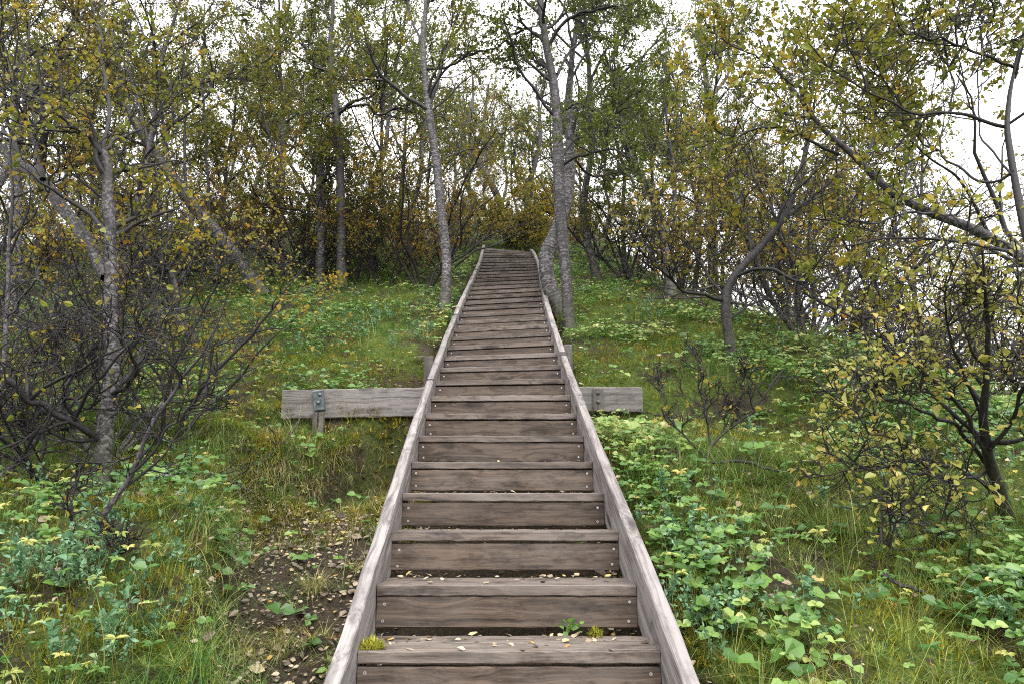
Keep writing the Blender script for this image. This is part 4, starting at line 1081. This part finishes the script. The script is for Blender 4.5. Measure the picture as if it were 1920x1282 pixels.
# three-leaved stone bramble and broad pale leaves
def sprigs(r, x, y, hmin, hmax, nl, size, flat, tint_f, spread=.9, width=.40, stems=True):
    n = len(x); z = terrain(x, y)
    h = r.uniform(hmin, hmax, n)
    lean = r.normal(0, .35, (n, 2)) * h[:, None]
    top = np.stack([x + lean[:, 0], y + lean[:, 1] - .15 * h, z + h], 1)
    ii = np.repeat(np.arange(n), nl); M = len(ii)
    a0 = r.uniform(0, 6.283, n)
    az = a0[ii] + np.tile(np.arange(nl), n) * (6.283 / nl if nl > 3 else 1.9) + r.normal(0, .15, M)
    el = r.normal(.05, .25, M)
    d = np.stack([np.cos(az) * np.cos(el), np.sin(az) * np.cos(el), np.sin(el)], 1)
    sz = size * np.exp(r.normal(0, .25, n))
    tint = np.clip(tint_f(x, y, r)[ii] + r.normal(0, .06, M), 0, 1)
    nv = nrm(np.stack([r.normal(0, .33, M), r.normal(0, .33, M) - .62, np.ones(M)], 1))
    nv = nrm(nv - (nv * d).sum(1, keepdims=True) * d); s = np.cross(d, nv)
    L = (sz[ii] * r.uniform(.85, 1.15, M))[:, None]; w_ = width * L; p = top[ii]
    V = np.stack([p, p + d * L * .35 + s * w_ + nv * L * .10, p + d * L * .72 + s * w_ * .78 + nv * L * .07, p + d * L - nv * L * .12, p + d * L * .72 - s * w_ * .78 + nv * L * .07, p + d * L * .35 - s * w_ + nv * L * .10], 1).reshape(-1, 3)
    b_ = (np.arange(M) * 6)[:, None]
    out = [(V, np.concatenate([b_ + np.array([[0, 1, 2, 3]]), b_ + np.array([[0, 3, 4, 5]])]), np.repeat(tint, 6))]
    if stems:
        v = top - np.stack([x, y, z], 1); ph = np.arctan2(v[:, 1], v[:, 0]); ln = np.linalg.norm(v, axis=1)
        out.append(strips(r, np.stack([x, y, z], 1), ph, np.arcsin(np.clip(v[:, 2] / ln, -1, 1)), ln, np.full(n, .0012), np.zeros(n), np.full(n, .25), 3))
    return out

N = 150000; x, y, r = candidates(4, N, 1.7, 15.0)
u, R, on, bare, beam = zone(x, y)
pt = vnoise(x * 1.5, y * 1.5 + 30, 51)
d = 430 * np.minimum(1, (3.4 / R) ** 1.0) * np.clip(pt * 3.2 - 1.15, 0.06, 1)
d = np.where(u > .6, d * 1.25, d * np.where(y > 5, .95, .5)) * (1 - .93 * bare)
d = np.where((u > .6) & (R < 2.6) & (x < 1.7), d * .3, d)
d = np.where(on | beam, 0, d)
bx, by = keep(r, x, y, d, N, 1.7, 15.0)
bt = lambda x, y, r: np.clip(.08 + .70 * (vnoise(x * 1.2 + 4, y * 1.2, 61) - .15) + r.normal(0, .20, len(x)), 0, 1)
br_parts = sprigs(r, bx, by, .03, .13, 3, .037, .8, bt, width=.47)
k = r.uniform(0, 1, len(bx)) < .5
br_parts += sprigs(r, bx[k] + r.normal(0, .05, k.sum()), by[k] + r.normal(0, .05, k.sum()), .03, .12, 3, .029, .8, bt, width=.47, stems=False)
stuff('bramble_leaves', 'light green three-leaved stone bramble covering the slope', br_parts, M_BRAMBLE, 'ground cover')

# lobed herb leaves (cranesbill) plus the feathery tufts
N = 40000; x, y, r = candidates(5, N, 1.7, 13.0)
u, R, on, bare, beam = zone(x, y)
d = 130 * np.minimum(1, (3.4 / R) ** 1.2) * np.clip(vnoise(x * 1.9 + 8, y * 1.9, 71) * 2.4 - .7, 0, 1) * (1 - .85 * bare)
d = np.where(on | beam, 0, d)
px_, py_ = keep(r, x, y, d, N, 1.7, 13.0)
ht = lambda x, y, r: np.clip(.1 + .8 * r.beta(1.4, 1.6, len(x)), 0, 1)
he = sprigs(r, px_, py_, .05, .16, 7, .027, .9, ht, width=.19)
stuff('herbs', 'lobed cranesbill leaves and pale feathery tufts among the grass', he + fe, M_HERB, 'herbs')

# blue-green bilberry
def bilberry(r, x, y):
    n = len(x); z = terrain(x, y)
    ns = 4
    ii = np.repeat(np.arange(n), ns); M = len(ii)
    p0 = np.stack([x[ii] + r.normal(0, .02, M), y[ii] + r.normal(0, .02, M), z[ii]], 1)
    L = r.uniform(.09, .22, M); dirs = nrm(np.stack([r.normal(0, .35, M), r.normal(-.12, .35, M), np.ones(M)], 1))
    K = 5; pts = np.zeros((M, K, 3)); pts[:, 0] = p0; d = dirs
    for k in range(1, K):
        d = nrm(d + r.normal(0, .22, (M, 3))); pts[:, k] = pts[:, k - 1] + d * (L / (K - 1))[:, None]
    lv = leaves(r, pts, 17, .0165, flat=.6, droop=-.05, width=.30, t0=.30, tint=(0, .95))
    ph = np.arctan2(dirs[:, 1], dirs[:, 0])
    st = strips(r, p0, ph, np.arcsin(np.clip(dirs[:, 2], -1, 1)), L * .95, np.full(M, .0009), np.zeros(M), np.full(M, .97), 3)
    return [lv, st]
N = 60000; x, y, r = candidates(6, N, 1.7, 9.0)
u, R, on, bare, beam = zone(x, y)
blob = lambda cx, cy, sx, sy: np.exp(-((x - cx) / sx) ** 2 - ((y - cy) / sy) ** 2)
bl = 0
for (qx, qy, sx, sy, a) in ((1300, 1050, .20, .38, 1.2), (1270, 1160, .15, .2, 1), (1420, 1110, .12, .12, .7), (1560, 1200, .2, .12, .5), (1380, 1250, .12, .1, .7), (1650, 1130, .1, .1, .5),
                            (90, 1080, .22, .25, 1), (240, 1110, .22, .2, .8), (60, 1180, .25, .25, .7), (230, 1200, .15, .15, .7), (330, 1010, .2, .2, .5),
                            (690, 600, .5, .4, .9), (800, 640, .35, .3, .6), (1230, 590, .4, .4, .5)):
    q = G(qx, qy); bl = bl + a * blob(q[0], q[1], sx, sy)
d = 120 * np.minimum(1, (3.2 / R) ** .9) * np.clip(bl - .12 + .5 * (vnoise(x * 5, y * 5, 12) - .5), 0, 1.1) + 2.5
d = np.where(on | beam, 0, d) * (1 - .9 * bare)
bx, by = keep(r, x, y, d, N, 1.7, 9.0)
stuff('bilberry', 'blue-green small-leaved bilberry patches low on both banks', bilberry(r, bx, by), M_BILB, 'ground cover')

# fallen leaves on the soil, in the plants and on the treads
N = 160000; x, y, r = candidates(7, N, 1.6, 9.0)
u, R, on, bare, beam = zone(x, y)
d = (90 + 2300 * bare * (.35 + .9 * vnoise(x * 2.5, y * 2.5, 5))) * np.minimum(1, (3.6 / R) ** 1.0)
d = np.where((np.abs(u) < .5) & (y < 13.5), d * .04, d)
lx, ly = keep(r, x, y, d, N, 1.6, 9.0)
lz = terrain(lx, ly) + r.uniform(.004, .025, len(lx)) + np.where(bare_f(lx, ly) < .4, .07, 0) * r.uniform(0, 1, len(lx))
pp = np.stack([lx, ly, lz], 1)
def flat_leaves(r, p, size, tint, slope=.49):
    M = len(p); a = r.uniform(0, 6.283, M)
    n = nrm(np.stack([r.normal(0, .28, M), r.normal(0, .28, M) - slope, np.ones(M)], 1))
    d = np.stack([np.cos(a), np.sin(a), np.zeros(M)], 1); d = nrm(d - (d * n).sum(1, keepdims=True) * n); s = np.cross(d, n)
    L = (size * np.exp(r.normal(0, .25, M)))[:, None]; w_ = L * r.uniform(.25, .42, M)[:, None]
    c = r.uniform(.02, .22, M)[:, None] * L
    V = np.stack([p + n * c * .4, p + d * L * .33 + s * w_ + n * c, p + d * L * .7 + s * w_ * .74 + n * c * .8, p + d * L + n * c * .5, p + d * L * .7 - s * w_ * .74 + n * c, p + d * L * .33 - s * w_ + n * c * .7], 1).reshape(-1, 3)
    b_ = (np.arange(M) * 6)[:, None]
    return V, np.concatenate([b_ + np.array([[0, 1, 2, 3]]), b_ + np.array([[0, 3, 4, 5]])]), np.repeat(tint, 6)
lit = [flat_leaves(r, pp, .0185 * np.exp(r.normal(0, .35, (len(pp)))), r.beta(1.2, 1.4, len(pp)))]
# on the steps: most on the lowest treads, debris along the back edge
for n in range(0, 30):
    c = int([70, 60, 42, 34, 20, 14, 12][n]) if n < 7 else 7
    lxv = r.uniform(-W / 2 + .03, W / 2 - .03, c); lyv = .245 * r.beta(1.6, .9, c) 
    wp = np.array([np.array(step_frames[n] @ Vector((a, b_, .003))) for a, b_ in zip(lxv, lyv)])
    lit.append(flat_leaves(r, wp, .024, r.beta(1.9, 1.0, c), 0))
    c2 = 40 if n < 6 else 8
    lxv = r.uniform(-W / 2 + .01, W / 2 - .01, c2); lyv = r.uniform(.15, .245, c2)
    wp = np.array([np.array(step_frames[n] @ Vector((a, b_, .003))) for a, b_ in zip(lxv, lyv)])
    lit.append(flat_leaves(r, wp, .009, r.beta(1.0, 2.0, c2), 0))
stuff('fallen_leaves', 'small pale and brown birch leaves fallen on soil and treads', lit, M_LITTER, 'fallen leaves')

# bits of moss on the lowest tread by the left stringer
def moss_clump(label, n, lx_, ly_, cnt, rad):
    r = np.random.default_rng(int(1000 + n * 10 + lx_ * 100))
    c = step_frames[n] @ Vector((lx_, ly_, .0))
    M = cnt * 6
    a = r.uniform(0, 6.283, M); ro = rad * np.sqrt(r.uniform(0, 1, M))
    p = np.stack([ro * np.cos(a), ro * np.sin(a), .02 * (1 - (ro / rad) ** 2)], 1)
    o = mobj('moss_clump', crown_mesh('moss_clump', [strips(r, p, r.uniform(0, 6.283, M), r.uniform(.2, 1.5, M), r.uniform(.012, .03, M), np.full(M, .0016), r.uniform(0, .8, M), r.beta(2, 2, M), 3)], M_MOSS), None, c)
    return tag(o, label, 'moss')
moss_clump('yellow-green moss clump on the lowest tread against the left stringer', 1, -W / 2 + .035, .05, 70, .04)
moss_clump('tiny round moss tuft near the right end of the lowest tread', 1, .30, .23, 45, .022)

# a green sprout in the gap behind the lowest tread
r = np.random.default_rng(88)
q = step_frames[1] @ Vector((.23, .285, .03))
sx_ = q[0] + r.normal(0, .03, 6); sy_ = q[1] + r.normal(0, .006, 6)
zz = np.full(6, q[2])
def sprout():
    a_ = r.uniform(0, 6.283, 22); p = np.stack([sx_[r.integers(0, 6, 22)], sy_[r.integers(0, 6, 22)], q[2] - .02 + r.uniform(0, .03, 22)], 1)
    V, Qd, T = leaf_geo(r, p - np.array(q), np.stack([np.cos(a_), np.sin(a_) * .3, np.full(22, .4)], 1), .026, .3, .6, -.1, .42, r.uniform(.2, .5, 22))
    st = strips(r, np.stack([sx_, sy_, np.full(6, q[2] - .75)], 1) - np.array(q), r.uniform(0, 6.28, 6), np.full(6, 1.55), np.full(6, .75), np.full(6, .0014), np.zeros(6), np.full(6, .3), 4)
    o = mobj('sprout', crown_mesh('sprout', [(V, Qd, T), st], M_BRAMBLE), None, q)
    tag(o, 'bright green sprout showing in the gap behind the lowest tread', 'plant')
sprout()

# fallen sticks
def stick(label, px, bark, seed, lift=.03, twigs=True):
    r = np.random.default_rng(seed)
    pts = []
    rr = []
    for (a, b_, d_) in px:
        q = G(a, b_); q[2] += lift; pts.append(q); rr.append(max(.003, d_ / 2 * (q[1] * CT + q[2] * ST) / F))
    pts = np.array(pts); c = pts[0].copy()
    p30 = catmull(pts - c, 26) + np.cumsum(r.normal(0, .002, (26, 3)), 0); r30 = np.interp(np.linspace(0, 1, 26), np.linspace(0, 1, len(rr)), rr)
    gr = [(p30[None], r30[None], 7, False)]
    if twigs:
        a1, b1 = spawn(r, catmull(p30, K1)[None], np.interp(np.linspace(0, 1, K1), np.linspace(0, 1, 26), r30)[None], 9, .3, 1, (30, 65), (.15, .4, True), 6, .25, .1, .006, .002)
        a2, b2 = spawn(r, a1, b1, 4, .2, 1, (30, 65), (.2, .5, True), 4, .25, .1, .004, .0016)
        gr += [(a1, b1, 5, False), (a2, b2, 3, False)]
    o = mobj('fallen_branch', tube_mesh('fallen_branch', gr, bark), None, c)
    return tag(o, label, 'branch')
stick('pale grey fallen branch lying across the front of the left bank', [(245, 893, 9), (285, 905, 10), (340, 912, 9), (420, 912, 7), (480, 935, 5)], M_TWIG, 301, .05)
stick('pale twig forking on the moss below the left plank', [(560, 800, 5), (520, 850, 5), (470, 890, 5), (430, 903, 4)], M_TWIG, 302, .05)
stick('dark dead twig lying among the herbs on the right slope', [(1335, 892, 6), (1400, 893, 7), (1450, 905, 6), (1500, 903, 4)], M_BARK_DARK, 303, .07, False)
stick('short curved grey twig lying low on the right slope', [(1660, 1112, 8), (1700, 1135, 8), (1740, 1150, 5)], M_TWIG, 304, .07, False)

# ------------------------------------------------------------------ light and camera
w = bpy.data.worlds.new('World'); S.world = w; w.use_nodes = True
nt = w.node_tree; bg = nt.nodes['Background']
sky = nd(nt, 'ShaderNodeTexSky', sky_type='NISHITA', sun_disc=False)
SUN_EL, SUN_AZ = math.radians(50), math.radians(160)
sky.sun_elevation = SUN_EL; sky.sun_rotation = SUN_AZ
sky.air_density = 1.5; sky.dust_density = 3.0
skym = nd(nt, 'ShaderNodeVectorMath', operation='SCALE'); skym.inputs['Scale'].default_value = .10
nt.links.new(sky.outputs[0], skym.inputs[0])
# cloud deck: thick pale overcast with soft brighter and greyer banks
tc = nd(nt, 'ShaderNodeTexCoord')
cn = nd(nt, 'ShaderNodeTexNoise', i_Scale=2.2, i_Detail=4.0); nt.links.new(tc.outputs['Generated'], cn.inputs[0])
cc = ramp(nt, [(.35, (.97, .96, .96)), (.65, (1.30, 1.27, 1.26))], cn.outputs[0])
# an overcast sky is about three times brighter overhead than at the horizon
sx_ = nd(nt, 'ShaderNodeSeparateXYZ'); nt.links.new(tc.outputs['Generated'], sx_.inputs[0])
zen = nd(nt, 'ShaderNodeMapRange', i_1=-.35, i_2=1.0, i_3=.25, i_4=1.95); nt.links.new(sx_.outputs[2], zen.inputs[0])
cz_ = nd(nt, 'ShaderNodeVectorMath', operation='SCALE'); nt.links.new(cc.outputs[0], cz_.inputs[0]); nt.links.new(zen.outputs[0], cz_.inputs['Scale'])
cm = mix(nt, skym.outputs[0], cz_.outputs[0], .92)
nt.links.new(cm, bg.inputs['Color']); bg.inputs['Strength'].default_value = 1.0
sl = bpy.data.lights.new('sun', 'SUN'); sl.energy = 1.0; sl.angle = math.radians(25); sl.color = (1, .97, .93)
so = bpy.data.objects.new('sun', sl); COL.objects.link(so)
dv = Vector((math.sin(SUN_AZ) * math.cos(SUN_EL), math.cos(SUN_AZ) * math.cos(SUN_EL), math.sin(SUN_EL)))
so.rotation_euler = dv.to_track_quat('Z', 'Y').to_euler()
cam = bpy.data.cameras.new('camera'); cam.sensor_width = 36; cam.lens = 36 * F / 1920; cam.clip_end = 800; cam.clip_start = .02
co = bpy.data.objects.new('camera', cam); COL.objects.link(co)
co.rotation_euler = (math.radians(90) + TH, 0, 0)
S.camera = co
S.view_settings.view_transform = 'Standard'; S.view_settings.look = 'None'; S.view_settings.gamma = 1; S.view_settings.exposure = 1.2
S.cycles.max_bounces = 6; S.cycles.diffuse_bounces = 3; S.cycles.glossy_bounces = 2; S.cycles.transmission_bounces = 3
S.cycles.use_denoising = False
S.cycles.filter_width = 1.1
S.cycles.sample_clamp_indirect = 4.0
